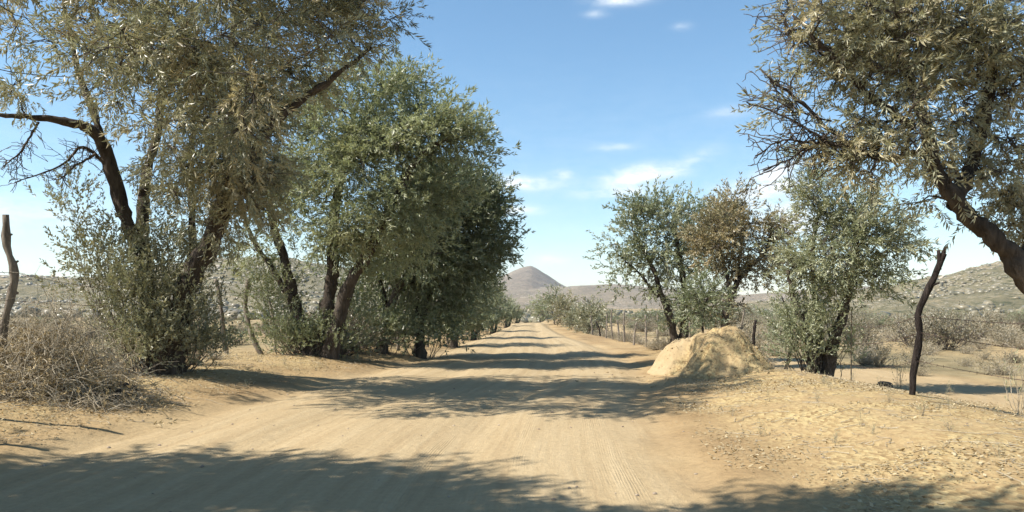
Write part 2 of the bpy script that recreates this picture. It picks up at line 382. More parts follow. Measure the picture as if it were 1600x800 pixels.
def hill(name, label, m_, sky_line, D0, D1, D2, amp, nu, nv, seed, foot=-3.0, power=.75):
    """terrain whose crest at distance D1 follows the skyline; it rises from D0 and falls behind to D2"""
    px = np.linspace(sky_line[0][0], sky_line[-1][0], nu)
    sy = np.interp(px, [p[0] for p in sky_line], [p[1] for p in sky_line])
    k = 4; ker = np.ones(k) / k; sy = np.convolve(np.pad(sy, (k, k), 'edge'), ker, 'same')[k:-k]
    t = np.linspace(0, 1.45, nv); PX, T = np.meshgrid(px, t); SY = np.broadcast_to(sy, PX.shape)
    Y = np.where(T <= 1, D0 + (D1 - D0) * T, D1 + (D2 - D1) * (T - 1) / .45)
    X = (PX - 800) / F * Y
    Hc = (HZ - SY) / F * D1 + CH - foot
    prof = np.where(T <= 1, np.clip(T, 0, 1) ** power, 1 - ((T - 1) / .45) ** 1.4)
    rid = fbm(X / (D1 * .06), Y / (D1 * .06), seed, 6, .55)
    Z = foot + Hc * prof + amp * rid * np.sin(np.pi * np.clip(T, 0, 1.0)) ** .6 * (T <= 1) + amp * .12 * fbm(X / (D1 * .008), Y / (D1 * .008), seed + 9, 4)
    HILLS[name] = (X, Y, Z)
    mb = MB(); a, b2 = np.meshgrid(np.arange(nv - 1), np.arange(nu - 1), indexing='ij')
    q = np.stack([a * nu + b2, a * nu + b2 + 1, (a + 1) * nu + b2 + 1, (a + 1) * nu + b2], -1).reshape(-1, 4)
    mb.add(np.stack([X, Y, Z], -1).reshape(-1, 3), q)
    return tag(mb.build(name, m_), label, kind='structure')
hill('cone_hill', 'bare brown cone shaped hill at the end of the road', M_hill_cone,
     [(640, 462), (700, 456), (760, 440), (785, 431), (800, 424), (812, 418.5), (821, 415.5), (830, 415.5), (840, 420.5), (852, 428), (866, 437.5), (880, 447), (910, 456), (960, 470)], 1500, 2200, 2700, 16, 200, 90, 31, -5, .95)
hill('distant_range', 'long low brown range across the horizon', M_hill_far,
     [(-900, 455), (-200, 445), (300, 452), (600, 452), (760, 450), (880, 449), (905, 447), (960, 445), (1010, 449), (1080, 455), (1150, 461), (1200, 459), (1260, 452), (1330, 447), (1400, 449), (1700, 445), (2500, 450)], 1050, 1900, 2500, 12, 620, 80, 41, -5, .6)
hill('left_hill', 'grey rocky hill on the left behind the fence', M_hill_near,
     [(-900, 400), (-400, 415), (-100, 428), (40, 430), (130, 434), (200, 425), (270, 412), (340, 404), (400, 401), (450, 404), (520, 415), (600, 430), (690, 448), (760, 468), (800, 482)], 300, 620, 900, 7, 420, 80, 51, -2.2, .8)
hill('right_hill', 'pale rocky hill slope rising on the right', M_hill_near,
     [(1080, 484), (1150, 476), (1230, 468), (1330, 458), (1400, 446), (1440, 437), (1480, 430), (1520, 420), (1560, 410), (1620, 404), (1760, 396), (2000, 380), (2400, 385)], 170, 640, 900, 6, 420, 80, 61, -2.4, .85)

# icosahedron scaled blobs used for far boulders and far scrub
PHI = (1 + 5 ** .5) / 2
ICO = np.array([(-1, PHI, 0), (1, PHI, 0), (-1, -PHI, 0), (1, -PHI, 0), (0, -1, PHI), (0, 1, PHI), (0, -1, -PHI), (0, 1, -PHI), (PHI, 0, -1), (PHI, 0, 1), (-PHI, 0, -1), (-PHI, 0, 1)]); ICO /= np.linalg.norm(ICO[0])
ICF = np.array([(0, 11, 5), (0, 5, 1), (0, 1, 7), (0, 7, 10), (0, 10, 11), (1, 5, 9), (5, 11, 4), (11, 10, 2), (10, 7, 6), (7, 1, 8), (3, 9, 4), (3, 4, 2), (3, 2, 6), (3, 6, 8), (3, 8, 9), (4, 9, 5), (2, 4, 11), (6, 2, 10), (8, 6, 7), (9, 8, 1)])
def lumps(mb, P, S, sq=.7, jit=.35, **attr):
    n = len(P)
    V = ICO[None] * (1 + jit * (R.random((n, 12, 1)) - .5) * 2) * S[:, None, None]
    V = V * np.stack([np.ones(n), .7 + .6 * R.random(n), np.full(n, sq)], -1)[:, None]
    V = V + P[:, None]; f = (ICF[None] + 12 * np.arange(n)[:, None, None]).reshape(-1, 3)
    at_ = {k: np.repeat(v, 12) for k, v in attr.items()}
    mb.add(V.reshape(-1, 3), f, **at_)
def on_hill(name, n, t0, t1, cluster=None):
    X, Y, Z = HILLS[name]; nv, nu = X.shape
    k0 = int(t0 / 1.45 * (nv - 1)); k1 = int(t1 / 1.45 * (nv - 1))
    a = R.integers(k0, k1, n * 3); b_ = R.integers(0, nu - 1, n * 3)
    fx = R.random(n * 3); fy = R.random(n * 3)
    p = np.stack([c[a, b_] * (1 - fx) * (1 - fy) + c[a, b_ + 1] * fx * (1 - fy) + c[a + 1, b_] * (1 - fx) * fy + c[a + 1, b_ + 1] * fx * fy for c in (X, Y, Z)], -1)
    if cluster: w_ = fbm(p[:, 0] / cluster, p[:, 1] / cluster, 77, 3) > .05; p = p[w_]
    return p[:n]
for nm in ('left_hill', 'right_hill'):
    mb = MB(); P = on_hill(nm, 1500, .42, 1.0, 45); lumps(mb, P, .3 + 2.4 * R.random(len(P)) ** 5, .5, .5)
    tag(mb.build('hillside_boulders', M_stone, smooth=False), 'pale boulders scattered over the ' + nm.replace('_', ' '), kind='stuff')
    mb = MB(); P = on_hill(nm, 5200, .0, .95, 28); lumps(mb, P, .7 + 1.3 * R.random(len(P)) ** 2, .6, tint=R.random(len(P)), dry=R.random(len(P)) ** 2 * .5)
    tag(mb.build('hillside_scrub', M_leaf_scrub), 'dark scrub dotted over the ' + nm.replace('_', ' '), kind='stuff')

# ------------------------------------------------------------------ foliage
def sprig_templates(n, leaves, length, ll, lw, droop, curve=.25, seed=1):
    r = np.random.default_rng(seed); T = []
    for _ in range(n):
        ts = np.sort(r.random(leaves) * .95 + .05); V = np.zeros((leaves, 4, 3))
        b1, b2 = (r.random(2) - .5) * curve
        for k, t in enumerate(ts):
            c = np.array([t * length, b1 * length * t * t, b2 * length * t * t - droop * length * t * t])
            ang = r.random() * 2 * math.pi; sp_ = .45 + .5 * r.random()
            d = np.array([math.cos(sp_), math.sin(sp_) * math.cos(ang), math.sin(sp_) * math.sin(ang) - droop * .8]); d /= np.linalg.norm(d)
            q = r.normal(size=3); s_ = np.cross(d, q); s_ /= np.linalg.norm(s_); nn = np.cross(d, s_)
            l = ll * (.65 + .6 * r.random()); w_ = lw * (.7 + .6 * r.random())
            V[k, 0] = c; V[k, 1] = c + d * l * .45 + s_ * w_ / 2 + nn * w_ * .18
            V[k, 2] = c + d * l - nn * l * .1; V[k, 3] = c + d * l * .45 - s_ * w_ / 2 + nn * w_ * .18
        T.append(V)
    return np.array(T)
def place_sprigs(mb, T, P, D, scale, tint, dry):
    n = len(P); D = D / (np.linalg.norm(D, axis=1)[:, None] + 1e-9)
    q = R.normal(size=(n, 3)); U = np.cross(D, q); U /= np.linalg.norm(U, axis=1)[:, None] + 1e-9
    up = np.array([0, 0, 1.]); U = U * .5 + np.cross(up[None], D); U /= np.linalg.norm(U, axis=1)[:, None] + 1e-9
    V = np.cross(D, U); M = np.stack([D, U, V], -1) * np.asarray(scale)[:, None, None]
    ti = R.integers(0, len(T), n)
    L_ = T.shape[1]
    W_ = np.einsum('nij,nlkj->nlki', M, T[ti]) + P[:, None, None]
    f = np.arange(n * L_ * 4).reshape(-1, 4)
    tv = np.repeat(np.clip(np.repeat(tint, L_) + .35 * (R.random(n * L_) - .5), 0, 1), 4)
    dv = np.repeat(np.clip(np.repeat(dry, L_) + .3 * (R.random(n * L_) - .6), 0, 1), 4)
    mb.add(W_.reshape(-1, 3), f, tint=tv, dry=dv)
T_near = sprig_templates(14, 22, .42, .105, .021, .22, seed=2)
T_mid = sprig_templates(12, 18, .42, .11, .026, .15, seed=3)
T_far = sprig_templates(10, 14, .45, .14, .042, .1, seed=4)
T_round = sprig_templates(10, 16, .36, .075, .024, .05, seed=5)
T_vfar = sprig_templates(8, 9, .6, .28, .10, .05, seed=6)

def wander(p0, p1, n, amt, sag=0.0):
    t = np.linspace(0, 1, n)[:, None]; P = p0 * (1 - t) + p1 * t
    d = np.linalg.norm(p1 - p0); off = np.cumsum(R.normal(size=(n, 3)), 0); off = off - off[0] - t * (off[-1] - off[0])
    P = P + off * amt * d / n ** .5 / 2; P[:, 2] += sag * d * np.sin(np.pi * t[:, 0]); return P

def tree(name, label, cat, Y, base_px, stems, blobs, leafmat, T, n_sprig, group=None, tint=(.5, .3), dry=(.1, .12),
         clump=.36, clumps=90, sprig=1.0, bare=(), basal=(), deep=1.0, basal_mat=None, bark=None, twigs=2, sides=9, leaf_off=False, droop=.0, zoff=0, base_dry=.1):
    """stems and crown masses are given where the photo shows them, at the tree's own distance Y with a depth offset in metres"""
    global R
    R = np.random.default_rng(abs(hash(label)) % 1 + int(base_px * 7 + Y * 131))
    bark = bark or M_bark
    ppm = F / Y; base = gat(base_px, Y); base[2] += zoff
    root = empty(name, tuple(base), label, cat, group)
    nodes = []; nrad = []; ntan = []
    def to_w(p, dy): return at(p[0], p[1], Y) + np.array([dy * (p[0] - 800) / F, dy, dy * (HZ - p[1]) / F])
    for si, st in enumerate(stems):
        pts = [to_w(s, s[2]) for s in st]; rr = [s[3] for s in st]
        if si == 0 or st[0][1] >= stems[0][0][1] - 12: pts[0][2] = gz1(pts[0][0], pts[0][1]) - .12
        n = max(10, 7 * len(st)); P = spline(pts, n); ra = np.interp(np.linspace(0, 1, n), np.linspace(0, 1, len(rr)), rr)
        wob_ = np.cumsum(R.normal(size=(n, 3)), 0) * .012; wob_ -= np.linspace(0, 1, n)[:, None] * wob_[-1] * .3; P = P + (wob_ - wob_[0])
        if st[0][1] >= stems[0][0][1] - 12: ra = ra * (1 + .55 * np.exp(-np.arange(n) / 1.6))
        mb = MB(); tube(mb, P - base, ra * (1 + .07 * R.normal(size=n)), sides, .15); mb.build('trunk' if ra[0] > .09 * min(1, 15 / Y) + .02 else 'limb', bark, root)
        nodes += list(P[2:]); nrad += list(ra[2:])
    nodes = np.array(nodes); nrad = np.array(nrad)
    # clump centres spread through the crown masses
    wgt = np.array([b[3] * b[4] * (b[5] if len(b) > 5 else 1) for b in blobs], float); wgt /= wgt.sum()
    C = []
    for _ in range(clumps):
        b = blobs[R.choice(len(blobs), p=wgt)]
        u = R.normal(size=3); u /= np.linalg.norm(u); u *= R.random() ** .38
        rdep = (b[3] + b[4]) / 2 / ppm * deep
        c0 = to_w(b, b[2]); C.append(c0 + np.array([u[0] * b[3] / ppm, u[1] * rdep, u[2] * b[4] / ppm]))
    C = np.array(C)
    order = np.argsort([np.min(np.linalg.norm(nodes - c, axis=1)) for c in C])
    brm = MB(); twm = MB()
    for i in order:
        c = C[i]; d = np.linalg.norm(nodes - c, axis=1) + .9 * np.maximum(0, nodes[:, 2] - c[2] + .1) + .3 * (nrad > .12)
        k = int(np.argmin(d)); p0 = nodes[k]; n = 7
        P = wander(p0, c, n, .25, .05); r0 = min(nrad[k] * .7, .012 + .022 * np.linalg.norm(c - p0)); r1 = .008
        ra = np.linspace(r0, r1, n); tube(brm, P - base, ra, 5 if r0 > .02 else 4, cap=False)
        nodes = np.vstack([nodes, P[2:]]); nrad = np.concatenate([nrad, ra[2:]])
    lf = MB(); per = max(1, n_sprig // clumps)
    allP = []; allD = []; tv = []; dv = []
    mid = C.mean(0)
    for c in C:
        s = clump * (.7 + .6 * R.random()); k = max(3, int(per * (.6 + .8 * R.random())))
        o = R.normal(size=(k, 3)) * s * np.array([1, 1, .72]) * .62
        P = c + o; out_ = (c - mid); out_ /= np.linalg.norm(out_) + .1
        D = o / (np.linalg.norm(o, axis=1)[:, None] + .05) * .9 + out_ * .5 + R.normal(size=(k, 3)) * .35 + np.array([0, 0, .25 - droop])
        allP.append(P); allD.append(D)
        t0 = R.normal() * tint[1]; d0 = max(0, R.normal() * dry[1] * 1.3)
        tv.append(tint[0] + t0 + R.normal(size=k) * .12); dv.append(dry[0] + d0 + R.normal(size=k) * .08)
        for q in range(twigs * 3):
            j = R.integers(0, k); tube(twm, wander(c, P[j] + D[j] * .15, 4, .3) - base, np.linspace(.006, .003, 4) * (1 + Y / 40), 3, cap=False)
    P = np.concatenate(allP); D = np.concatenate(allD); tv = np.concatenate(tv); dv = np.concatenate(dv)
    place_sprigs(lf, T, P - base, D, sprig * (.6 + .75 * R.random(len(P))), np.clip(tv, 0, 1), np.clip(dv, 0, 1))
    for bp in bare:            # leafless branches
        pts = [to_w(s, s[2]) for s in bp]; n = 20; Pm = spline(pts, n); Pm = Pm + np.cumsum(R.normal(size=(n, 3)), 0) * .008
        tube(brm, Pm - base, np.linspace(bp[0][3] * 1.15, .009, n), 5, cap=False)
        for q in range(24):
            j = R.integers(2, n - 1); dirn = (Pm[j] - Pm[j - 1]); dirn /= np.linalg.norm(dirn)
            e1 = Pm[j] + dirn * .3 * R.random() + R.normal(size=3) * .2 + np.array([0, 0, -.05]); tw = wander(Pm[j], e1, 6, .28)
            tube(twm, tw - base, np.linspace(.009, .005, 6), 3, cap=False)
            for z in range(3):
                jj_ = R.integers(1, 6); tube(twm, wander(tw[jj_], tw[jj_] + R.normal(size=3) * .09 + dirn * .05, 4, .3) - base, np.linspace(.006, .004, 4), 3, cap=False)
    b_ = brm.build('branches', bark, root); b_['kind'] = 'stuff'
    if twm.v: t_ = twm.build('twigs', M_twig, root); t_['kind'] = 'stuff'
    l_ = lf.build('foliage', leafmat, root, smooth=False); l_['kind'] = 'stuff'
    if basal:
        sb = MB(); st_ = MB(); Pb = []; Db = []; tb = []
        for (px, py, dy, rx, rz, ns) in basal:
            c = to_w((px, py), dy)
            for _ in range(max(2, ns // 14)):     # thin shoots rising out of the foot of the tree
                u = R.normal(size=3) * .42; e1 = c + u * np.array([rx / ppm, .5 * (rx + rz) / ppm, rz / ppm])
                g0 = np.array([base[0] * .5 + e1[0] * .5 + R.normal() * .1, base[1] * .5 + e1[1] * .5 + R.normal() * .1, 0]); g0[2] = gz1(g0[0], g0[1]) - .05
                sh = wander(g0, e1, 7, .22); tube(st_, sh - base, np.linspace(.012, .004, 7), 3, cap=False)
            u = R.normal(size=(ns, 3)) * .5
            q_ = c + u * np.array([rx / ppm, .5 * (rx + rz) / ppm, rz / ppm]); gzq = gz(q_[:, 0], q_[:, 1]); q_[:, 2] = np.maximum(q_[:, 2], gzq + .04)
            Pb.append(q_); Db.append(u * .6 + np.array([0, 0, .7]) + R.normal(size=(ns, 3)) * .3); tb.append(np.full(ns, .5) + R.normal() * .15 + R.normal(size=ns) * .15)
        Pb = np.concatenate(Pb); Db = np.concatenate(Db); tb = np.concatenate(tb)
        place_sprigs(sb, T_round if Y < 22 else T_far, Pb - base, Db, .75 + .5 * R.random(len(Pb)), np.clip(tb, 0, 1), np.clip(base_dry + R.normal(size=len(Pb)) * .1, 0, 1))
        o_ = sb.build('basal_shoots', basal_mat or leafmat, root, smooth=False); o_['kind'] = 'stuff'
        o_ = st_.build('shoot_stems', M_twig, root); o_['kind'] = 'stuff'
    return root

GL = 'trees lining the left side of the road'
T1 = tree('large_tree', 'tallest near left tree, dusty olive crown on leaning dark trunks behind the dry brush heap', 'tree', 15, 250,
    [[(250, 575, 0, .21), (236, 500, .1, .16), (213, 400, .2, .14), (188, 335, .2, .13), (160, 245, .1, .12), (125, 205, -.2, .09), (62, 190, -.5, .055), (-20, 186, -.8, .03)],
     [(168, 260, .1, .08), (152, 190, .2, .07), (118, 105, .3, .055), (100, 20, .3, .04), (95, -70, .3, .02)],
     [(252, 575, .2, .17), (234, 480, .3, .15), (222, 380, .5, .12), (228, 300, .8, .1), (243, 220, 1, .08), (252, 120, 1, .06), (262, 0, 1, .03)],
     [(262, 576, -.2, .22), (285, 470, -.3, .20), (322, 385, -.4, .18), (347, 310, -.6, .15), (386, 240, -.8, .11), (432, 178, -.9, .08), (505, 128, -.9, .05), (575, 70, -.9, .025)],
     [(347, 312, -.6, .1), (366, 205, -.4, .08), (362, 100, -.3, .06), (382, -10, -.2, .03)],
     [(243, 570, .3, .12), (290, 500, .6, .1), (305, 400, 1, .08), (300, 280, 1.4, .06), (310, 150, 1.5, .03)]],
    [(50, 70, -2.4, 90, 85, .7), (110, 0, -2.2, 110, 60, .9), (25, 165, -1, 55, 35, .6), (300, 90, -1.2, 105, 130, 1.2), (400, 60, -1.2, 120, 100, 1.2), (520, 20, -1.2, 85, 48, 1), (350, 240, -1.2, 105, 75, 1.2),
     (395, 190, -.8, 58, 60, .9), (570, 40, -1.0, 38, 36, .35), (255, 265, .2, 60, 80, .6), (390, 300, -.6, 55, 50, .7), (250, -90, -1.2, 230, 90, .5), (500, -70, -1.0, 120, 70, .8), (430, -190, -.8, 130, 60, .6), (235, 150, -.4, 50, 90, .6), (310, 340, -.2, 70, 45, .6),
     (330, 150, -3.6, 70, 80, .4), (400, 20, -4.2, 100, 50, .4), (215, 60, -3.8, 80, 60, .4), (300, -140, -3.6, 170, 60, .8), (480, -130, -3.0, 120, 50, .6), (120, 330, -.3, 30, 30, .15)],
    M_leaf, T_near, 7000, GL, tint=(.66, .42), dry=(.12, .26), clump=.265, clumps=275, twigs=3, droop=.3, deep=1.3, sides=14,
    bare=[[(165, 255, .1, .035), (130, 232, 0, .025), (95, 262, -.2, .015), (20, 287, -.4, .01)], [(150, 240, 0, .025), (118, 262, 0, .018), (88, 288, 0, .01)],
          [(60, 190, -.4, .02), (30, 240, -.4, .01), (5, 262, -.4, .006)]],
    basal=[(150, 400, -.2, 42, 50, 190), (205, 460, -.4, 70, 60, 560), (290, 490, -.2, 45, 60, 330), (225, 535, -.5, 70, 35, 400), (115, 320, -.2, 25, 40, 60), (315, 545, .2, 40, 22, 120), (250, 400, .2, 55, 50, 260)],
    base_dry=.12)

tree('broad_tree', 'broad pale olive tree with three spreading trunks, second on the left of the road', 'tree', 20.5, 500,
    [[(490, 553, 0, .19), (462, 475, .2, .15), (440, 400, .3, .12), (424, 335, .4, .09), (440, 270, .5, .05)],
     [(503, 554, .1, .22), (512, 480, .2, .18), (521, 420, .3, .15), (522, 330, .3, .12), (542, 230, .3, .08), (562, 150, .3, .04)],
     [(514, 553, -.2, .18), (541, 460, -.3, .16), (576, 392, -.5, .14), (612, 320, -.6, .11), (652, 250, -.8, .08), (702, 212, -.9, .04)],
     [(462, 480, .1, .09), (430, 425, .1, .08), (395, 372, .1, .06), (380, 320, .1, .03)]],
    [(555, 190, 0, 95, 80, 1), (635, 140, -.2, 62, 42, .9), (520, 300, .2, 95, 75, 1), (620, 250, -.4, 90, 85, 1), (700, 215, -.7, 52, 55, .8), (745, 222, -.8, 24, 36, .5), (735, 255, -.7, 25, 25, .3),
     (440, 320, .3, 50, 50, .8), (590, 370, -.3, 85, 55, .9), (415, 395, .2, 32, 45, .5), (480, 190, .4, 55, 50, .8), (500, 380, -.6, 45, 40, .6), (680, 300, -.4, 60, 50, .8), (730, 190, -.6, 22, 18, .3)],
    M_leaf_broad, T_mid, 4900, GL, tint=(.7, .35), dry=(.03, .07), clump=.29, clumps=200, twigs=1, droop=.1, sprig=1.1, sides=12,
    basal=[(430, 470, .2, 35, 60, 330), (455, 525, -.2, 50, 26, 260), (500, 530, -.2, 50, 22, 200), (395, 430, .3, 22, 40, 70), (560, 500, .5, 40, 45, 150)], basal_mat=M_leaf_green)
tree('roadside_tree', 'slender leaning tree under the broad crown, third on the left of the road', 'tree', 24, 597,
    [[(594, 541, 0, .15), (606, 490, 0, .13), (636, 430, -.1, .11), (662, 365, -.2, .08), (680, 320, -.2, .04)], [(600, 541, .1, .12), (600, 480, .3, .09), (592, 420, .4, .06), (600, 370, .4, .03)]],
    [(650, 400, 0, 60, 50, 1), (665, 330, 0, 65, 55, 1), (600, 400, .3, 45, 40, .8), (560, 420, .5, 35, 40, .5), (620, 470, .4, 30, 30, .4)],
    M_leaf_green, T_mid, 1800, GL, tint=(.35, .2), dry=(.03, .06), clump=.45, clumps=60, twigs=1, sprig=1.3,
    basal=[(590, 520, -.2, 40, 22, 150), (630, 500, .3, 35, 35, 110), (570, 480, .6, 30, 40, 80)])
tree('dark_tree', 'dark green tree with a forked trunk, fourth on the left of the road', 'tree', 25.5, 656,
    [[(655, 546, 0, .19), (656, 515, 0, .15), (655, 488, 0, .13), (642, 455, .1, .09), (632, 410, .2, .06), (640, 360, .2, .03)],
     [(657, 500, 0, .12), (672, 472, -.1, .11), (692, 448, -.2, .1), (728, 402, -.3, .08), (756, 350, -.4, .04)], [(692, 448, -.2, .07), (700, 390, 0, .05), (705, 330, .1, .03)]],
    [(725, 345, -.2, 62, 52, 1), (758, 385, -.4, 28, 28, .7), (690, 300, 0, 55, 45, 1), (665, 420, 0, 50, 40, .8), (722, 410, -.2, 40, 30, .8), (745, 310, -.2, 30, 25, .5), (690, 450, .3, 45, 25, .6)],
    M_leaf_green, T_mid, 3600, GL, tint=(.25, .2), dry=(.02, .05), clump=.42, clumps=110, twigs=1, sprig=1.3,
    basal=[(640, 520, .2, 30, 25, 110), (690, 510, .5, 35, 30, 140)])
far_left = [(32, 708, 527, [(715, 430, 0, 52, 42, 1), (705, 480, 0, 38, 32, 1), (735, 460, 0, 26, 36, .7)], 'low bushy dark tree behind the forked trunk tree, fifth on the left of the road', 900, 26),
            (39, 738, 519, [(738, 440, 0, 28, 36, 1), (738, 482, 0, 28, 28, 1), (752, 425, 0, 14, 20, .5)], 'sixth roadside tree on the left, dark with a brownish upper edge', 800, 24),
            (49, 768, 511, [(760, 462, 0, 18, 24, 1), (764, 492, 0, 18, 18, 1)], 'seventh roadside tree on the left, small and rounded', 520, 16),
            (62, 790, 505, [(784, 474, 0, 13, 16, 1), (786, 492, 0, 12, 12, 1)], 'eighth roadside tree on the left, light green tuft beneath the cone hill', 380, 12),
            (80, 806, 500, [(803, 484, 0, 11, 11, 1)], 'last small rounded tree of the left row, where the road vanishes', 240, 8)]
for (Y, bx, by, blobs, lab, ns, nc) in far_left:
    tree('roadside_tree', lab, 'tree', Y, bx, [[(bx, by, 0, .12), (bx + 3, by - 30 * 30 / Y, 0, .09), (bx + 8, by - 60 * 30 / Y, 0, .05)], [(bx + 3, by, .3, .09), (bx + 14, by - 50 * 30 / Y, .3, .04)]],
         blobs, M_leaf_green if Y < 60 else M_leaf_pale, T_far, ns, GL, tint=(.3, .25), dry=(.08, .14), clump=.42, clumps=nc, twigs=0, sprig=.95, sides=6,
         basal=[(bx, by - 12 * 30 / Y, 0, 26 * 32 / Y, 12 * 32 / Y, 110)])

GR = 'trees on the right side of the road'
tree('large_tree', 'near right tree arching into the frame, dusty olive leaves and bare twigs at its left', 'tree', 9.8, 1716,
    [[(1716, 640, 0, .2), (1650, 505, 0, .16), (1592, 412, 0, .13), (1535, 362, 0, .115), (1488, 318, 0, .10), (1450, 250, 0, .08), (1425, 150, .1, .06), (1402, 50, .2, .055), (1392, -50, .2, .03)],
     [(1492, 322, 0, .09), (1530, 225, .4, .08), (1552, 100, .6, .06), (1562, -30, .6, .03)],
     [(1600, 425, 0, .13), (1640, 290, .3, .1), (1676, 150, .4, .07), (1700, 0, .4, .03)],
     [(1427, 200, 0, .05), (1352, 150, -.1, .04), (1292, 90, -.2, .03), (1240, 30, -.2, .015)],
     [(1443, 240, 0, .045), (1372, 245, 0, .035), (1300, 205, .1, .025), (1250, 150, .1, .02), (1190, 95, .1, .01)]],
    [(1268, 60, -.1, 52, 55, .4), (1195, 90, 0, 36, 22, .18), (1350, 70, 0, 80, 80, 1), (1450, 60, .2, 100, 85, 1), (1560, 90, .4, 85, 100, 1), (1400, 190, 0, 75, 55, .9), (1335, 250, 0, 50, 36, .45), (1525, 235, .4, 75, 60, .9),
     (1585, 320, .5, 55, 55, .7), (1450, -90, .2, 200, 80, .45), (1700, 100, .6, 110, 130, .4), (1470, 300, .2, 38, 28, .5), (1240, 130, 0, 45, 50, .3), (1400, 285, .2, 45, 20, .35), (1660, 330, .7, 60, 60, .4), (1300, -20, 0, 80, 50, .4)],
    M_leaf, T_near, 4300, GR, tint=(.95, .4), dry=(.13, .26), clump=.20, clumps=240, twigs=3, droop=.25, sprig=.78, deep=1.25, sides=14,
    bare=[[(1372, 242, 0, .02), (1300, 225, -.1, .014), (1240, 195, -.2, .01), (1165, 170, -.2, .006)], [(1330, 225, 0, .014), (1270, 222, 0, .01), (1220, 215, 0, .008), (1180, 240, 0, .005)],
          [(1300, 205, 0, .012), (1260, 235, 0, .009), (1200, 262, 0, .005)], [(1292, 92, 0, .01), (1240, 60, 0, .008), (1215, 25, 0, .005)], [(1300, 190, 0, .01), (1240, 170, 0, .008), (1205, 130, 0, .005)]])
tree('shrubby_tree', 'pale green shrubby tree with dark stems between the dirt mound and the steel post', 'tree', 16.8, 1285,
    [[(1276, 576, 0, .11), (1258, 530, 0, .09), (1240, 480, 0, .06), (1225, 430, 0, .03)], [(1288, 578, 0, .15), (1304, 530, 0, .12), (1322, 470, -.1, .1), (1336, 410, -.1, .08), (1332, 345, 0, .05), (1312, 290, 0, .03)],
     [(1284, 577, .2, .1), (1280, 500, .2, .08), (1274, 400, .3, .05), (1290, 320, .3, .03)]],
    [(1285, 300, 0, 46, 42, .8), (1325, 345, 0, 55, 42, .8), (1290, 390, .1, 60, 48, 1), (1380, 370, -.1, 55, 28, .8), (1330, 420, 0, 50, 32, .8), (1380, 430, -.1, 38, 26, .45), (1260, 450, .1, 42, 40, .7), (1400, 335, -.1, 32, 20, .4), (1425, 360, -.1, 20, 16, .2),
     (1255, 265, .1, 26, 26, .3)],
    M_leaf_pale, T_mid, 1550, GR, tint=(.65, .35), dry=(.1, .12), clump=.23, clumps=100, twigs=2, sprig=.92,
    basal=[(1250, 512, 0, 36, 36, 250), (1292, 490, 0, 30, 45, 110), (1258, 550, -.1, 32, 16, 100), (1330, 540, 0, 20, 28, 40)], base_dry=.15, zoff=0)
tree('brown_tree', 'brown leaved half dry tree leaning behind the dirt mound', 'tree', 23.5, 1130,
    [[(1128, 536, 0, .13), (1132, 490, 0, .1), (1148, 448, 0, .085), (1172, 415, 0, .07), (1198, 388, 0, .05), (1205, 340, 0, .03)], [(1140, 465, 0, .06), (1132, 410, .1, .05), (1112, 350, .1, .03)], [(1148, 450, .1, .05), (1158, 380, .2, .04), (1150, 310, .2, .02)]],
    [(1125, 370, 0, 38, 42, 1), (1195, 365, 0, 40, 32, 1), (1150, 325, 0, 22, 28, .8), (1165, 410, 0, 42, 26, 1), (1212, 395, 0, 26, 22, .5), (1110, 410, .2, 26, 26, .5), (1145, 465, .2, 30, 30, .2)],
    M_leaf_brown, T_far, 1900, GR, tint=(.5, .35), dry=(.25, .3), clump=.30, clumps=80, twigs=2, sprig=.72, sides=7,
    basal=[(1120, 500, .3, 26, 26, 60)], basal_mat=M_leaf_scrub)
tree('green_tree', 'dense green two trunked tree at the fence left of the brown tree', 'tree', 27, 1058,
    [[(1060, 528, 0, .16), (1044, 500, 0, .13), (1026, 462, 0, .1), (1010, 410, 0, .07), (985, 360, 0, .03)], [(1064, 528, .1, .16), (1070, 480, .1, .13), (1062, 405, .1, .09), (1050, 340, .1, .04)], [(1028, 465, 0, .06), (1000, 430, -.1, .04), (970, 400, -.1, .02)]],
    [(1008, 345, 0, 38, 32, 1), (975, 375, 0, 30, 30, .9), (1058, 345, 0, 42, 34, 1), (1030, 400, 0, 55, 36, 1), (1085, 400, .1, 32, 45, .9), (972, 430, 0, 24, 22, .5), (1010, 325, 0, 22, 18, .5), (1045, 445, 0, 45, 20, .5), (1095, 340, .1, 24, 26, .7)],
    M_leaf_pale, T_far, 2000, GR, tint=(.45, .35), dry=(.06, .1), clump=.36, clumps=95, twigs=1, sprig=.8, sides=7,
    basal=[(1062, 505, .2, 26, 24, 70)])
tree('young_tree', 'small bright green sapling in front of the two trunked tree, above the mound', 'sapling', 21.5, 1098,
    [[(1096, 545, 0, .035), (1098, 490, 0, .025), (1104, 450, 0, .012)]], [(1098, 470, 0, 16, 30, 1), (1112, 450, 0, 14, 14, .5), (1082, 485, 0, 10, 12, .4)], M_leaf_pale, T_mid, 260, tint=(.3, .2), dry=(.02, .05), clump=.22, clumps=22, twigs=1, sides=5)
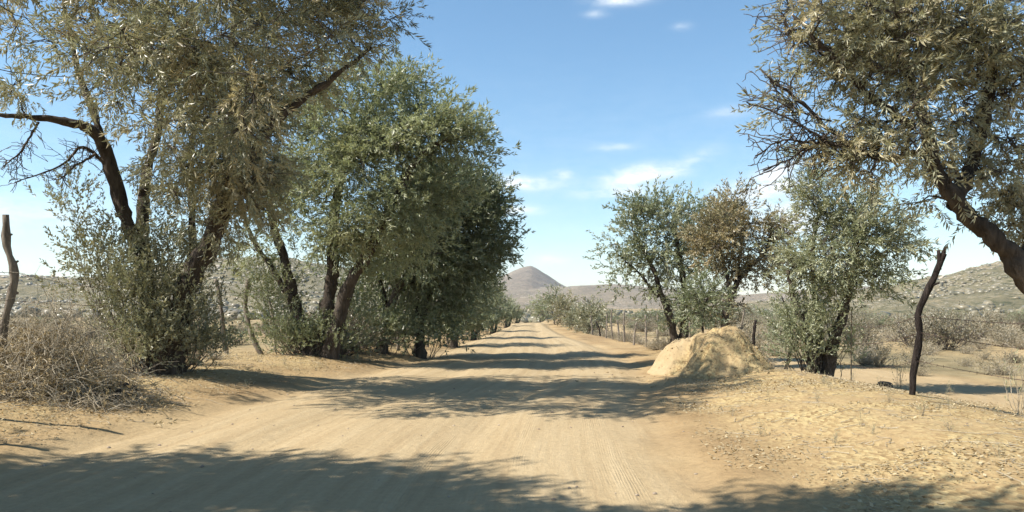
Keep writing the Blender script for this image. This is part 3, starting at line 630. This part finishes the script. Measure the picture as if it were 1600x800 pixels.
for (Y, bx, hpx, rx, lab, lm) in [(52, 928, 28, 17, 'rounded olive bush on thin stems, nearest of those by the far right fence', M_leaf), (66, 886, 30, 16, 'tan topped bush by the far right fence, left of the rounded olive one', M_leaf_brown),
                              (72, 868, 34, 20, 'tallest green bush by the far right fence', M_leaf_green), (90, 845, 24, 12, 'faint green bush closing the far end of the road', M_leaf_pale), (58, 905, 22, 13, 'lowest olive bush between the tan and rounded bushes by the far right fence', M_leaf)]:
    g_ = gat(bx, Y); by = HZ - (g_[2] - CH) * F / Y
    tree('roadside_bush', lab, 'bush', Y, bx, [[(bx, by, 0, .05), (bx - 4, by - hpx * .5, 0, .04), (bx - 8, by - hpx, 0, .02)], [(bx + 2, by, 0, .05), (bx + 6, by - hpx * .6, 0, .03)]],
         [(bx, by - hpx * 1.05, 0, rx, hpx * .5, 1), (bx + rx * .5, by - hpx * .75, 0, rx * .6, hpx * .4, .7), (bx - rx * .6, by - hpx * .7, 0, rx * .6, hpx * .4, .7)], lm, T_far, 330, 'bushes along the far right fence', tint=(.5, .25), dry=(.12, .15), clump=.42, clumps=16, twigs=1, sides=5, sprig=1.2,
         basal=[(bx, by - 6, 0, rx, 6, 25)], basal_mat=M_leaf_scrub)

# trees beside and behind the camera: only their shadows on the road are seen
def copy_tree(o, parent=None):
    c = o.copy(); COL.objects.link(c)
    if parent is not None: c.parent = parent
    for ch in [k for k in o.children]: copy_tree(ch, c)
    return c
for (x, y, rz, s, lab) in [(-10.0, 5.3, 0.2, 1.06, 'tree outside the frame on the left whose crown shades the near road'), (-6.9, 2.1, 0.7, 1.12, 'tree left of the camera whose crown shades the lower right ground')]:
    c = copy_tree(bpy.data.objects['broad_tree']); c.location = (x, y, gz1(x, y)); c.rotation_euler.z = rz; c.scale = (s, s, s); c['label'] = lab

# ------------------------------------------------------------------ dirt mound
R = np.random.default_rng(11)
def mound():
    n = 150; cx_, cy_ = 4.55, 17.0
    x = np.linspace(-2.4, 2.2, n); y = np.linspace(-2.2, 3.8, n); X, Y_ = np.meshgrid(x, y)
    gx = X + cx_; gy = Y_ + cy_; ang = fbm(X * 1.1, Y_ * 1.1, 5, 3) * .28
    def bumpf(x0, y0, rx, ry, h, p): 
        q = ((np.abs(X - x0) / rx) ** p + (np.abs(Y_ - y0) / ry) ** p) ** (1 / p) + ang
        return h * (1 - sstep(.35, 1.08, q))
    top = np.maximum(bumpf(-.16, .1, 1.0, 1.3, .82, 2.5), bumpf(-.5, 1.1, 1.05, 1.8, .66, 1.9))
    foot = np.maximum(bumpf(-.16, -.4, 1.0, .95, .42, 2.4), bumpf(.22, -.2, .62, 1.1, .38, 2.5))
    z = np.maximum(top, foot) + .12 * np.minimum(top, foot)
    body = sstep(.05, .3, z)
    z = z + body * (.10 * fbm(X * 1.5, Y_ * 1.5, 8, 5, .5) + .09 * fbm(X * 5, Y_ * 5, 2, 4, .6)) - body * .05 * sstep(.05, .3, fbm(X * 3, Y_ * 1.2, 33, 3))
    # eroded gully down the right flank
    gl = np.exp(-((X - (.78 + .16 * (-.5 - Y_))) / .09) ** 2) * sstep(-1.5, -.9, Y_) * (1 - sstep(.0, .7, Y_)); z = z - .34 * gl * body
    gz_ = gz(gx, gy); z = np.where(z < .02, -.14, z); Z = gz_ + z
    base = np.array([cx_, cy_, gz1(cx_, cy_)])
    mb = MB(); a, b = np.meshgrid(np.arange(n - 1), np.arange(n - 1), indexing='ij')
    q = np.stack([a * n + b, a * n + b + 1, (a + 1) * n + b + 1, (a + 1) * n + b], -1).reshape(-1, 4)
    zc = z.reshape(-1)[q].max(1); q = q[zc > -.13]
    pale = sstep(.0, .5, (Y_ - .6) - X * .6)
    mb.add((np.stack([gx, gy, Z], -1) - base).reshape(-1, 3), q, road=(.45 + pale * .5).reshape(-1), litter=((1 - pale) * 1.1).reshape(-1), field=0, across=X.reshape(-1))
    o = mb.build('dirt_mound', M_ground, loc=base)
    return tag(o, 'pale heap of dirt with an eroded right flank beside the road', 'mound'), (gx, gy, Z, z)
mound_o, MD = mound()
def surf(x, y):
    z = gz(x, y); gx, gy, Z, zz = MD
    fx = (x - gx[0, 0]) / (gx[0, 1] - gx[0, 0]); fy = (y - gy[0, 0]) / (gy[1, 0] - gy[0, 0])
    ok = (fx > 0) & (fx < gx.shape[1] - 1) & (fy > 0) & (fy < gx.shape[0] - 1)
    i = np.clip(fy.astype(int), 0, gx.shape[0] - 1); j = np.clip(fx.astype(int), 0, gx.shape[1] - 1)
    return np.where(ok, np.maximum(z, Z[i, j]), z)

# ------------------------------------------------------------------ fences
def crooked_post(px_pts, Y, radii, m_, parent, label=None, fork=False, steel=False):
    pts = [at(p[0], p[1], Y) for p in px_pts]; pts[0][2] = gz1(pts[0][0], pts[0][1]) - .08
    base = np.array(parent.location); n = 16; P = spline(pts, n)
    if not steel: P = P + np.cumsum(R.normal(size=(n, 3)), 0) * .006
    ra = np.interp(np.linspace(0, 1, n), np.linspace(0, 1, len(radii)), radii)
    if not steel: ra = ra * (1 + .12 * R.normal(size=n))
    mb = MB(); tube(mb, P - base, np.abs(ra), 8 if not steel else 4, .16 if not steel else 0)
    if fork:
        for s_ in fork: tube(mb, spline([P[-1 - s_[2]] - base, P[-1] - base + np.array([s_[0], 0, s_[1]])], 4), np.linspace(ra[-1], ra[-1] * .5, 4), 6, .15)
    if not steel:
        for _ in range(5):   # stubs of cut twigs
            j = R.integers(3, n - 2); tube(mb, np.array([P[j] - base, P[j] - base + R.normal(size=3) * .05 + np.array([0, 0, .03])]), [ra[j] * .45, ra[j] * .25], 5)
    o = mb.build('fence_post', m_, parent)
    if label: o['label'] = label
    return P
def wire_between(parent, a, b, sag=.03, barbs=True):
    n = 14; t = np.linspace(0, 1, n)[:, None]; P = a * (1 - t) + b * t; P[:, 2] -= sag * 4 * t[:, 0] * (1 - t[:, 0]) * np.linalg.norm(b - a) * .5
    base = np.array(parent.location); d = np.linalg.norm(b - a); th = .0035 if (a[1] + b[1]) < 60 else .006
    mb = MB(); tube(mb, P - base, th, 4)
    if barbs and (a[1] + b[1]) < 50:
        for k in range(int(d / .14)):
            c = a + (b - a) * (k + .5) * .14 / d; c[2] -= sag * 4 * ((k + .5) * .14 / d) * (1 - (k + .5) * .14 / d) * d * .5
            for s_ in (-1, 1):
                v = R.normal(size=3) * .012; tube(mb, np.array([c - v, c + v]) - base, [.0028, .0015], 3, cap=False)
    return mb.build('barbed_wire', M_wire, parent)
def up_at(P, h):                # the point on a post at a height above its foot
    z0 = P[0][2]; k = int(np.argmin(np.abs(P[:, 2] - z0 - h))); return P[k].copy()

fl = empty('wire_fence', (-7, 11, gz1(-7, 11)), 'old barbed wire fence of crooked branches behind the left trees', 'fence')
Lp = []
Lp.append(crooked_post([(-25, 680), (-18, 610)], 8.2, [.04, .04], M_dead, fl))
Lp[-1] = crooked_post([(-160, 660), (-155, 480), (-140, 340)], 9.0, [.05, .045, .035], M_dead, fl)
Lp.append(crooked_post([(0, 611), (4, 530), (18, 470), (25, 425), (14, 385), (11, 336)], 11.0, [.062, .058, .055, .052, .05, .045], M_dead, fl, 'crooked grey post with a kink half way up'))
Lp.append(crooked_post([(312, 560), (300, 500), (290, 455)], 17.5, [.045, .04, .035], M_dead, fl))
Lp.append(crooked_post([(355, 547), (345, 500), (340, 460), (334, 437)], 21.6, [.065, .06, .06, .05], M_dead, fl))
Lp.append(crooked_post([(410, 551), (392, 520), (383, 480), (383, 455), (387, 431)], 21.2, [.06, .06, .065, .07, .06], M_dead, fl, 'crooked post bent like a bow'))
Lp.append(crooked_post([(431, 546), (428, 505), (418, 465), (415, 430)], 22.5, [.03, .03, .028, .02], M_dead, fl))
for (px, Y, hh) in [(545, 24.5, 1.7), (622, 27, 1.7), (668, 30, 1.5), (700, 33, 1.6), (722, 37, 1.5), (745, 43, 1.6), (762, 52, 1.6), (776, 60, 1.6)]:
    g_ = gat(px, Y); t_ = HZ - (g_[2] + hh - CH) * F / Y; b_ = HZ - (g_[2] - CH) * F / Y
    Lp.append(crooked_post([(px, b_), (px + R.normal() * 3 * 30 / Y, (t_ + b_) / 2), (px + R.normal() * 4 * 30 / Y, t_)], Y, [.05, .045, .04], M_dead, fl))
del Lp[0:0]
for h in (.45, .95, 1.35, 1.75):
    for a, b in zip(Lp[:-1], Lp[1:]): wire_between(fl, up_at(a, h), up_at(b, h + R.normal() * .05), .02 + .03 * R.random())

fr = empty('wire_fence', (5.6, 11.2, gz1(5.6, 11.2)), 'wire fence of thin crooked posts between the road and the second track on the right', 'fence')
Rp = []
Rp.append(crooked_post([(2020, 700), (2030, 560), (2020, 420)], 6.2, [.04, .035, .03], M_dead, fr))
Rp.append(crooked_post([(1425, 621), (1428, 575), (1436, 520), (1432, 490), (1448, 450), (1462, 420), (1472, 400)], 11.4, [.044, .048, .047, .046, .046, .042, .036], M_charred, fr,
          'tall blackened crooked post with a forked tip', fork=[(.02, .10, 1), (-.08, .05, 2)]))
Rp.append(crooked_post([(1330, 587), (1330, 540), (1331, 486)], 16.4, [.013, .013, .013], M_steel, fr, 'thin straight steel post', steel=True))
Rp.append(crooked_post([(1226, 567), (1233, 548), (1238, 520), (1232, 490), (1222, 462)], 19.0, [.045, .04, .022, .02, .015], M_charred, fr, 'thin crooked stick post with a hooked foot'))
Rp.append(crooked_post([(1177, 562), (1176, 530), (1179, 500)], 20.5, [.045, .04, .035], M_charred, fr, 'short black post right of the mound'))
Rp.append(crooked_post([(1152, 556), (1156, 520), (1160, 480)], 22, [.025, .025, .02], M_dead, fr))
Rp.append(crooked_post([(1080, 545), (1078, 520), (1076, 492)], 25, [.03, .03, .025], M_dead, fr))
for (px, Y, hh, lab) in [(1026, 30, 1.25, None), (1010, 31.5, 1.3, None), (990, 33, .95, None), (976, 35.5, 1.35, None), (968, 37, 1.0, None), (958, 39, 1.5, None), (947, 42, 1.25, None), (938, 45, .9, 'dark leaning post'), (926, 49, 1.2, None), (915, 53, 1.2, None), (905, 58, 1.2, None), (896, 64, 1.2, None), (888, 70, 1.2, None), (880, 77, 1.2, None)]:
    g_ = gat(px, Y); t_ = HZ - (g_[2] + hh - CH) * F / Y; b_ = HZ - (g_[2] - CH) * F / Y; le = -8 if lab else R.normal() * 2
    Rp.append(crooked_post([(px, b_), (px + le / 2 + R.normal() * .8, (t_ + b_) / 2), (px + le, t_)], Y, [.04, .038, .032], M_charred if lab else M_dead, fr, lab))
for h in (.5, .9, 1.25):
    for a, b in zip(Rp[:-1], Rp[1:]): wire_between(fr, up_at(a, h), up_at(b, min(h, b[-1][2] - b[0][2] - .05)), .02 + .02 * R.random())

# ------------------------------------------------------------------ brush pile, tyres, shrubs, weeds
def brush(name, label, px0, px1, Y, n, hgt, depth):
    R_ = np.random.default_rng(5); c = gat((px0 + px1) / 2, Y); root = empty(name, tuple(c), label, 'brush pile')
    hw = (px1 - px0) / 2 * Y / F; mb = MB(); lm = MB()
    for i in range(n):
        u = R_.normal() * .5; v = R_.normal() * .5
        if abs(u) > 1.1 or abs(v) > 1.1: continue
        hm = hgt * max(.12, 1 - .75 * (u * u + v * v)) * (.62 + 1.1 * (.5 + float(vnoise(np.array([u * 3.1]), np.array([v * 2.2 + 4]), 3)[0]))) * (1.15 if u > .1 else .66); x = c[0] + u * hw; y = c[1] + v * depth
        z0 = gz1(x, y); z = z0 + hm * R_.random() ** 1.5
        th = R_.random() * 6.283; L_ = .3 + .9 * R_.random() ** 2; el2 = R_.normal() * .5 + .25 + (.55 if z - z0 > .45 * hgt else 0)
        d = np.array([math.cos(th) * math.cos(el2), math.sin(th) * math.cos(el2), math.sin(el2)])
        k = 6; P = np.array([x, y, z]) + np.linspace(-.4, .6, k)[:, None] * L_ * d + np.cumsum(R_.normal(size=(k, 3)), 0) * .035 * L_
        P[:, 2] -= .16 * L_ * np.linspace(-.4, .6, k) ** 2 * 3; P[:, 2] = np.maximum(P[:, 2], gz(P[:, 0], P[:, 1]) + .004)
        r0 = .0022 + .0055 * R_.random() ** 3; tube(mb, P - c, np.linspace(r0, r0 * .45, k), 3, cap=False)
    o = mb.build('dry_twigs', M_brush, root); o['kind'] = 'stuff'
    k = n // 3; u = R_.normal(size=(k, 3)) * .45; P = np.stack([c[0] + u[:, 0] * hw, c[1] + u[:, 1] * depth, np.zeros(k)], -1)
    P[:, 2] = gz(P[:, 0], P[:, 1]) + hgt * .75 * R_.random(k) * np.maximum(.1, 1 - .8 * (u[:, 0] ** 2 + u[:, 1] ** 2))
    place_sprigs(lm, T_round, P - c, R_.normal(size=(k, 3)), .5 + .4 * R_.random(k), R_.random(k), .5 + .4 * R_.random(k))
    o = lm.build('withered_leaves', M_litter, root, smooth=False); o['kind'] = 'stuff'
    return root
brush('brush_pile', 'tangled heap of dry grey twigs in front of the kinked left post', -120, 218, 11.1, 4100, 1.15, .9)

def tyre(px, Y, r, label, ry):
    c = gat(px, Y); root = empty('tyre', (c[0], c[1], c[2]), label, 'tyre'); mb = MB()
    nu, nv = 28, 10; a = np.linspace(0, 2 * math.pi, nu, endpoint=False); b = np.linspace(0, 2 * math.pi, nv, endpoint=False)
    A, B = np.meshgrid(a, b, indexing='ij'); w_ = .085; tr = r - .07
    prof = np.sign(np.cos(B)) * np.abs(np.cos(B)) ** .7; pz = np.sign(np.sin(B)) * np.abs(np.sin(B)) ** .6
    rr = tr + .07 * prof + (.006 * (np.round(A * nu / 6.283) % 2)) * (prof > .5)
    V = np.stack([rr * np.cos(A), rr * np.sin(A), .08 + w_ * pz], -1)
    i, j = np.meshgrid(np.arange(nu), np.arange(nv), indexing='ij'); q = np.stack([i * nv + j, ((i + 1) % nu) * nv + j, ((i + 1) % nu) * nv + (j + 1) % nv, i * nv + (j + 1) % nv], -1).reshape(-1, 4)
    mb.add(V.reshape(-1, 3), q); mb.build('rubber_ring', M_rubber, root); root.rotation_euler = (ry, .05, 0)
    return root
tyre(1382, 17.0, .15, 'small black worn tyre lying on the second track', .1)
tyre(186, 11.4, .24, 'dark tyre half hidden at the right foot of the brush heap', .15)

HM = {}
def shrub_mesh(kind, seed):
    """a dry or leafy bush about 1 m across: returns (stem mesh, leaf mesh)"""
    global R
    R = np.random.default_rng(seed); st = MB(); lf = MB(); Pn = []; Dn = []
    nst = {'dry': 46, 'green': 26, 'grey': 40, 'weed': 9}[kind]
    for _ in range(nst):
        th = R.random() * 6.283; el2 = .35 + 1.1 * R.random(); l = .35 + .3 * R.random()
        if kind == 'weed': el2 = 1.1 + .5 * R.random(); l = .5 + .5 * R.random()
        d = np.array([math.cos(th) * math.cos(el2), math.sin(th) * math.cos(el2), math.sin(el2)]); p0 = np.array([math.cos(th), math.sin(th), 0]) * .07 * R.random()
        P = wander(p0, p0 + d * l, 6, .25); tube(st, P, np.linspace(.008, .003, 6), 3, cap=False)
        for q in range(5 if kind != 'weed' else 3):
            j = R.integers(1, 6); e1 = P[j] + (d * .5 + R.normal(size=3) * .45 + np.array([0, 0, .2])) * .22; e1[2] = max(e1[2], .02)
            Q = wander(P[j], e1, 4, .3); tube(st, Q, np.linspace(.0045, .002, 4), 3, cap=False); Pn += [Q[-1], Q[2]]; Dn += [e1 - P[j]] * 2
    Pn = np.array(Pn); Dn = np.array(Dn); frac = {'dry': .45, 'green': 1.0, 'grey': .9, 'weed': .5}[kind]
    k = R.random(len(Pn)) < frac; Pn = Pn[k]; Dn = Dn[k]
    place_sprigs(lf, T_vs, Pn, Dn + np.array([0, 0, .05]), .8 + .4 * R.random(len(Pn)), np.clip(.5 + .3 * R.normal(size=len(Pn)), 0, 1), np.clip({'dry': .7, 'green': .1, 'grey': .35, 'weed': .7}[kind] + .15 * R.normal(size=len(Pn)), 0, 1))
    hmax = max(float(v[:, 2].max()) for v in st.v); HM[len(HM)] = hmax
    return st.mesh('stems', M_brush if kind in ('dry', 'weed') else M_twig), lf.mesh('leaves', {'dry': M_leaf_scrub, 'green': M_leaf_green, 'grey': M_leaf_scrub, 'weed': M_leaf_pale}[kind], smooth=False)
T_vs = sprig_templates(8, 7, .14, .045, .018, .05, seed=9)
protos = {k: [shrub_mesh(k, 100 + i * 7 + len(k)) for i in range(3)] for k in ('dry', 'green', 'grey', 'weed')}
def put_shrub(name, kind, x, y, wd, h, label, cat='shrub', group=None):
    sm, lm = protos[kind][int(R.integers(0, 3))]; root = empty(name, (x, y, gz1(x, y) - .02), label, cat, group)
    for nm, me in (('stems', sm), ('leaves', lm)):
        o = bpy.data.objects.new(nm, me); COL.objects.link(o); o.parent = root; o['kind'] = 'stuff'
    root.scale = (wd, wd, h / .85); root.rotation_euler.z = R.random() * 6.28; return root
# plants that stand out one by one
for (px, Y, nm, kind, wd, h, lab) in [
    (1405, 17.3, 'spindly_weed', 'weed', .42, .72, 'tall spindly pale weed just left of the blackened post'),
    (1484, 16.2, 'dry_weed', 'weed', .3, .26, 'small upright dry weed on the second track right of the blackened post'),
    (1592, 13.2, 'twiggy_shrub', 'weed', .8, 1.0, 'pale twiggy shrub cut by the right edge of the frame'),
    (1158, 20.8, 'leafy_shrub', 'grey', 1.0, .95, 'dark leafy bush between the mound and the short black post'),
    (1195, 20.3, 'dry_shrub', 'dry', .5, .45, 'pale dry sprig beside the short black post'),
    (1440, 9.0, 'dry_weed', 'weed', .22, .22, 'tiny dry weed standing in the leaf litter on the right bank'),
    (318, 27, 'green_shrub', 'green', 1.3, .95, 'rounded bright green bush behind the left fence'),
    (300, 16.8, 'leafless_shrub', 'dry', 1.1, 1.0, 'leafless thin bush right of the big left trunk'),
    (338, 19.0, 'dry_weed', 'dry', .8, .3, 'low leafless tangle at the foot of the left fence'),
    (470, 36, 'grey_shrub', 'grey', 1.8, 1.2, 'grey bush beyond the left fence beside the broad tree'),
    (1336, 34, 'grey_shrub', 'grey', 1.7, 1.5, 'dark grey bush right behind the thin steel post'),
    (1375, 24, 'grey_shrub', 'dry', 1.0, .8, 'low dry grey bush left of the spindly weed'),
    (1350, 25, 'dry_shrub', 'dry', .9, .65, 'straw coloured bush between the steel post and the spindly weed'),
    (1480, 33, 'grey_shrub', 'grey', 2.6, 1.8, 'broad dark grey bush right of the blackened post'),
    (1425, 36, 'grey_shrub', 'grey', 2.4, 1.7, 'broad grey bush behind the blackened post'),
    (1520, 38, 'grey_shrub', 'grey', 2.2, 1.6, 'grey bush standing right of the broad dark one'),
    (1562, 21, 'dry_shrub', 'dry', 1.1, .5, 'low brown bush at the track edge near the right side of the frame'),
    (1440, 20.5, 'dry_shrub', 'dry', .5, .35, 'small dry tuft beyond the track behind the blackened post'),
    (1508, 24, 'dry_shrub', 'dry', .5, .35, 'small straw tuft beyond the track, right of the wire'),
    (1210, 30, 'dry_shrub', 'dry', 1.2, .7, 'dry bush beyond the hooked post')]:
    x = (px - 800) / F * Y; put_shrub(nm, kind, x, Y, wd, h, lab)
R = np.random.default_rng(77)
cnt = 0; used = []
while cnt < 170:
    Y = 22 + 120 * R.random() ** 1.3; px = 1120 + 620 * R.random()
    x = (px - 800) / F * Y
    if x < track_x(Y) + 1.8: continue
    if any((x - a) ** 2 + (Y - b) ** 2 < (.9 + Y * .012) ** 2 for a, b in used): continue
    used.append((x, Y)); kind = ['dry', 'grey', 'green', 'grey'][int(R.integers(0, 4))] if Y > 45 else ['dry', 'grey', 'dry'][int(R.integers(0, 3))]
    s = (.55 + .8 * R.random()) * (1 + Y / 70); s = s * (.6 if Y < 32 else 1)
    hh = min(s * (.5 + .2 * R.random()), 1.35 + .004 * Y)
    col = {'dry': 'straw coloured', 'grey': 'grey', 'green': 'green'}[kind]; big = 'large' if s / (1 + Y / 70) > .95 else 'small'
    wh = 'beyond the hooked post' if px < 1226 else 'behind the shrubby tree' if px < 1330 else 'left of the blackened post' if px < 1425 else 'right of the blackened post' if px < 1520 else 'under the arching tree'
    fa = 'close to the track' if Y < 42 else 'half way across the field' if Y < 80 else 'at the far field side'
    put_shrub('field_shrub', kind, x, Y, s, hh, f'{big} {col} shrub {fa}, {wh}', 'shrub', f'{big} {col} shrubs {fa} {wh}'); cnt += 1
def LW(px, Y): return (' left of the big tree' if px < 200 else ' between the big and broad trees' if px < 440 else ' right of the broad tree') + (', near' if Y < 50 else ', distant')
cnt = 0
while cnt < 40:                  # left field and beneath the left row
    Y = 24 + 60 * R.random(); px = -60 + 640 * R.random(); x = (px - 800) / F * Y
    if x > np.interp(Y, EY, EL) - 3.5: continue
    s = (.5 + .7 * R.random()) * (1 + Y / 80); kind = ['dry', 'grey', 'green'][int(R.integers(0, 3))]
    put_shrub('field_shrub', kind, x, Y, s, s * .45, 'low %s shrub behind the left fence%s' % ({'dry': 'straw coloured', 'grey': 'grey', 'green': 'green'}[kind], LW(px, Y)), 'shrub', {'dry': 'straw', 'grey': 'grey', 'green': 'green'}[kind] + ' shrubs in the left field' + LW(px, Y)); cnt += 1
def FW(Y): return ' just past the mound' if Y < 34 else ' among the thin pale posts' if Y < 48 else ' near the dark leaning post and beyond'
for i in range(46):              # weeds along the right fence
    Y = 26 + 50 * R.random(); x = 5.7 + R.normal() * .5 - .018 * max(0, Y - 30)
    if x < np.interp(Y, EY, ER) + 1.2: x = np.interp(Y, EY, ER) + 1.3 + .5 * R.random()
    put_shrub('fence_weed', 'dry', x, Y, .5 + .5 * R.random(), .3 + .3 * R.random(), 'low dry weed along the right fence' + FW(Y), 'weed', 'dry weeds along the right fence' + FW(Y))
def BW(px): return ', left of the two trunked tree' if px < 1035 else ', between the two trunked and brown trees' if px < 1130 else ', right of the brown tree'
def PW(px): return 'left of the two trunked tree' if px < 1030 else 'behind the two trunked and brown trees' if px < 1150 else 'right of the brown tree'
for i in range(64):              # scrub of the middle field, seen between the right trees
    px = 935 + 300 * R.random(); Y = 38 + 62 * R.random(); x = (px - 800) / F * Y
    if abs(x - track_x(Y)) < 2.2 or x < np.interp(Y, EY, ER) + 3.6: continue
    k_ = ['dry', 'grey', 'dry', 'green'][i % 4]; cl = {'dry': 'straw coloured', 'grey': 'grey', 'green': 'green'}[k_]; nf = 'near' if Y < 62 else 'distant'
    put_shrub('field_shrub', k_, x, Y, 1.2 + 1.4 * R.random(), .5 + .5 * R.random(), f'low {nf} {cl} shrub in the field {PW(px)}', 'shrub', f'low {nf} {cl} shrubs in the field {PW(px)}')
for i in range(34):              # undergrowth beneath the left row
    Y = 21.5 + 55 * (i / 33) ** 1.4; x = np.interp(Y, EY, EL) - 1.3 - 1.6 * R.random() * (1 + Y / 60); k_ = ['grey', 'green', 'grey'][i % 3]
    wh = 'between the broad and dark trees' if Y < 26 else 'just past the dark tree' if Y < 38 else 'far along the row'
    put_shrub('undergrowth_shrub', k_, x, Y, 1.5 + .6 * R.random(), .9 + .6 * R.random(), f'dim {"green" if k_ == "green" else "grey"} shrub under the left row of trees, {wh}', 'shrub', f'dim {"green" if k_ == "green" else "grey"} shrubs under the left row {wh}')
for i in range(30):              # green belt beyond the right field
    px = 925 + 330 * (i + R.random()) / 30; Y = 105 + 25 * R.random(); x = (px - 800) / F * Y
    put_shrub('green_thicket', 'green', x, Y, 4.5 + 1.5 * R.random(), 1.9 + .8 * R.random(), 'green bush of the far belt' + BW(px), 'bush', 'green bushes in the belt behind the far fence' + BW(px))
# far scrub no one could count
mb = MB(); n = 5200; Y = 130 + 420 * R.random(n) ** 1.2; px = -400 + 2500 * R.random(n); X = (px - 800) / F * Y
k = fbm(X / 35, Y / 22, 5, 3) > -.12; X = X[k]; Y = Y[k]; P = np.stack([X, Y, gz(X, Y) + .3], -1)
lumps(mb, P, .5 + 1.3 * R.random(len(P)) ** 1.5, .75, .5, tint=R.random(len(P)), dry=R.random(len(P)) ** 2 * .6)
tag(mb.build('far_scrub', M_leaf_scrub), 'low scrub covering the far plain', kind='stuff')

# ------------------------------------------------------------------ fallen leaves, pebbles, straw
R = np.random.default_rng(99)
def litter_sheet(n, xr, yr, ok, label, size=.036):
    x = xr[0] + (xr[1] - xr[0]) * R.random(n); y = yr[0] + (yr[1] - yr[0]) * R.random(n) ** 1.25
    k = ok(x, y); x = x[k]; y = y[k]; n = len(x); z = surf(x, y) + .008
    a = R.random(n) * 6.283; l = size * (.6 + .9 * R.random(n)); w_ = l * (.14 + .14 * R.random(n)); d = np.stack([np.cos(a), np.sin(a), R.normal(size=n) * .25], -1); s_ = np.stack([-np.sin(a), np.cos(a), R.normal(size=n) * .5], -1)
    P = np.stack([x, y, z + .004 * R.random(n)], -1)
    V = np.stack([P, P + d * l[:, None] * .5 + s_ * w_[:, None], P + d * l[:, None] + np.array([0, 0, .006]), P + d * l[:, None] * .5 - s_ * w_[:, None]], 1)
    V[..., 2] = np.maximum(V[..., 2], P[:, None, 2] - .001)
    mb = MB(); mb.add(V.reshape(-1, 3), np.arange(n * 4).reshape(-1, 4), tint=np.repeat(R.random(n), 4), dry=np.repeat(R.random(n) ** 2, 4))
    return tag(mb.build('fallen_leaves', M_litter, smooth=False), label, kind='stuff')
def patch(x, y, s): return fbm(x * .9, y * .9, s, 3) + .25 > R.random(len(x)) * .55
litter_sheet(80000, (1.4, 9.5), (5.5, 21), lambda x, y: (x > np.interp(y, EY, ER) + .15 + .8 * R.random(len(x)) ** 2) & (x < track_x(y) - 1.2) & patch(x, y, 4), 'dry leaves strewn over the right bank')
litter_sheet(36000, (-9, -3.2), (6.5, 24), lambda x, y: (x < np.interp(y, EY, EL) - .1 - .8 * R.random(len(x)) ** 2) & patch(x, y, 8), 'dry leaves strewn under the left trees')
def pebbles(n, xr, yr, s0, s1, label):
    x = xr[0] + (xr[1] - xr[0]) * R.random(n); y = yr[0] + (yr[1] - yr[0]) * R.random(n) ** 1.4; S = s0 + (s1 - s0) * R.random(n) ** 4; k_ = surf(x, y) - gz(x, y) < .03; x = x[k_]; y = y[k_]; S = S[k_]
    mb = MB(); lumps(mb, np.stack([x, y, surf(x, y) + S * .2], -1), S, .6, .3); tag(mb.build('pebbles', M_pebble, smooth=False), label, kind='stuff')
pebbles(800, (-7, 8), (5.2, 26), .004, .024, 'small stones and clods scattered on the dirt')

mb = MB()
for i in range(900):
    if i % 2: y = 6 + 14 * R.random(); x = np.interp(y, EY, ER) + .4 + 4 * R.random()
    else: y = 7 + 16 * R.random(); x = np.interp(y, EY, EL) - .2 - 4 * R.random()
    th = R.random() * 6.28; L_ = .08 + .35 * R.random() ** 2; k = 4; P = np.array([x, y, 0]) + np.linspace(0, 1, k)[:, None] * L_ * np.array([math.cos(th), math.sin(th), 0]) + R.normal(size=(k, 3)) * .02
    P[:, 2] = surf(P[:, 0], P[:, 1]) + .006 + .012 * R.random(k); tube(mb, P, np.linspace(.004, .002, k), 3, cap=False)
tag(mb.build('fallen_twigs', M_brush), 'broken twigs lying on both banks', kind='stuff')
xx = 4.4 + 1.15 * R.normal(size=420); yy = 16.6 + 1.0 * R.normal(size=420); ss = .008 + .05 * R.random(420) ** 4; mb = MB()
lumps(mb, np.stack([xx, yy, surf(xx, yy) + ss * .1], -1), ss, .65, .4, road=np.full(420, .6)); tag(mb.build('loose_clods', M_ground, smooth=False), 'clods and crumbs of dirt fallen around the mound', kind='stuff')
for i in range(60):              # dry grass tufts on the banks
    if i % 3: y = 6.5 + 13 * R.random(); x = np.interp(y, EY, ER) + .8 + 3.2 * R.random(); sd_ = 'right'
    else: y = 8 + 14 * R.random(); x = np.interp(y, EY, EL) - .5 - 2 * R.random(); sd_ = 'left'
    nn_ = 'near' if y < 10 else 'middle' if y < 15 else 'far'
    put_shrub('dry_tuft', 'weed', x, y, .12 + .1 * R.random(), .08 + .12 * R.random(), f'tiny dry tuft on the {nn_} part of the {sd_} bank', 'tuft', f'dry tufts on the {nn_} part of the {sd_} bank')
# ------------------------------------------------------------------ air
mt = bpy.data.materials.new('haze'); mt.use_nodes = True; nn = mt.node_tree.nodes; nn.clear()
vo = nn.new('ShaderNodeVolumePrincipled'); vo.inputs['Color'].default_value = (.84, .91, 1, 1); vo.inputs['Density'].default_value = .00013; vo.inputs['Anisotropy'].default_value = .2
om = nn.new('ShaderNodeOutputMaterial'); mt.node_tree.links.new(vo.outputs[0], om.inputs['Volume'])
zmin = float(min(GZ.min(), min(v[2].min() for v in HILLS.values()))) - 1.0; zmax = float(max(v[2].max() for v in HILLS.values())) + 6
xm = float(max(np.abs(xs).max(), max(np.abs(v[0]).max() for v in HILLS.values()))) + 20; y0_ = -80.0; y1_ = float(ys.max()) + 20
vv = [(x, y, z) for z in (zmin, zmax) for y in (y0_, y1_) for x in (-xm, xm)]
mb = MB(); mb.add(vv, [(0, 2, 3, 1), (4, 5, 7, 6), (0, 1, 5, 4), (2, 6, 7, 3), (0, 4, 6, 2), (1, 3, 7, 5)])
tag(mb.build('haze', mt, smooth=False), 'thin dry haze over the valley', kind='stuff')
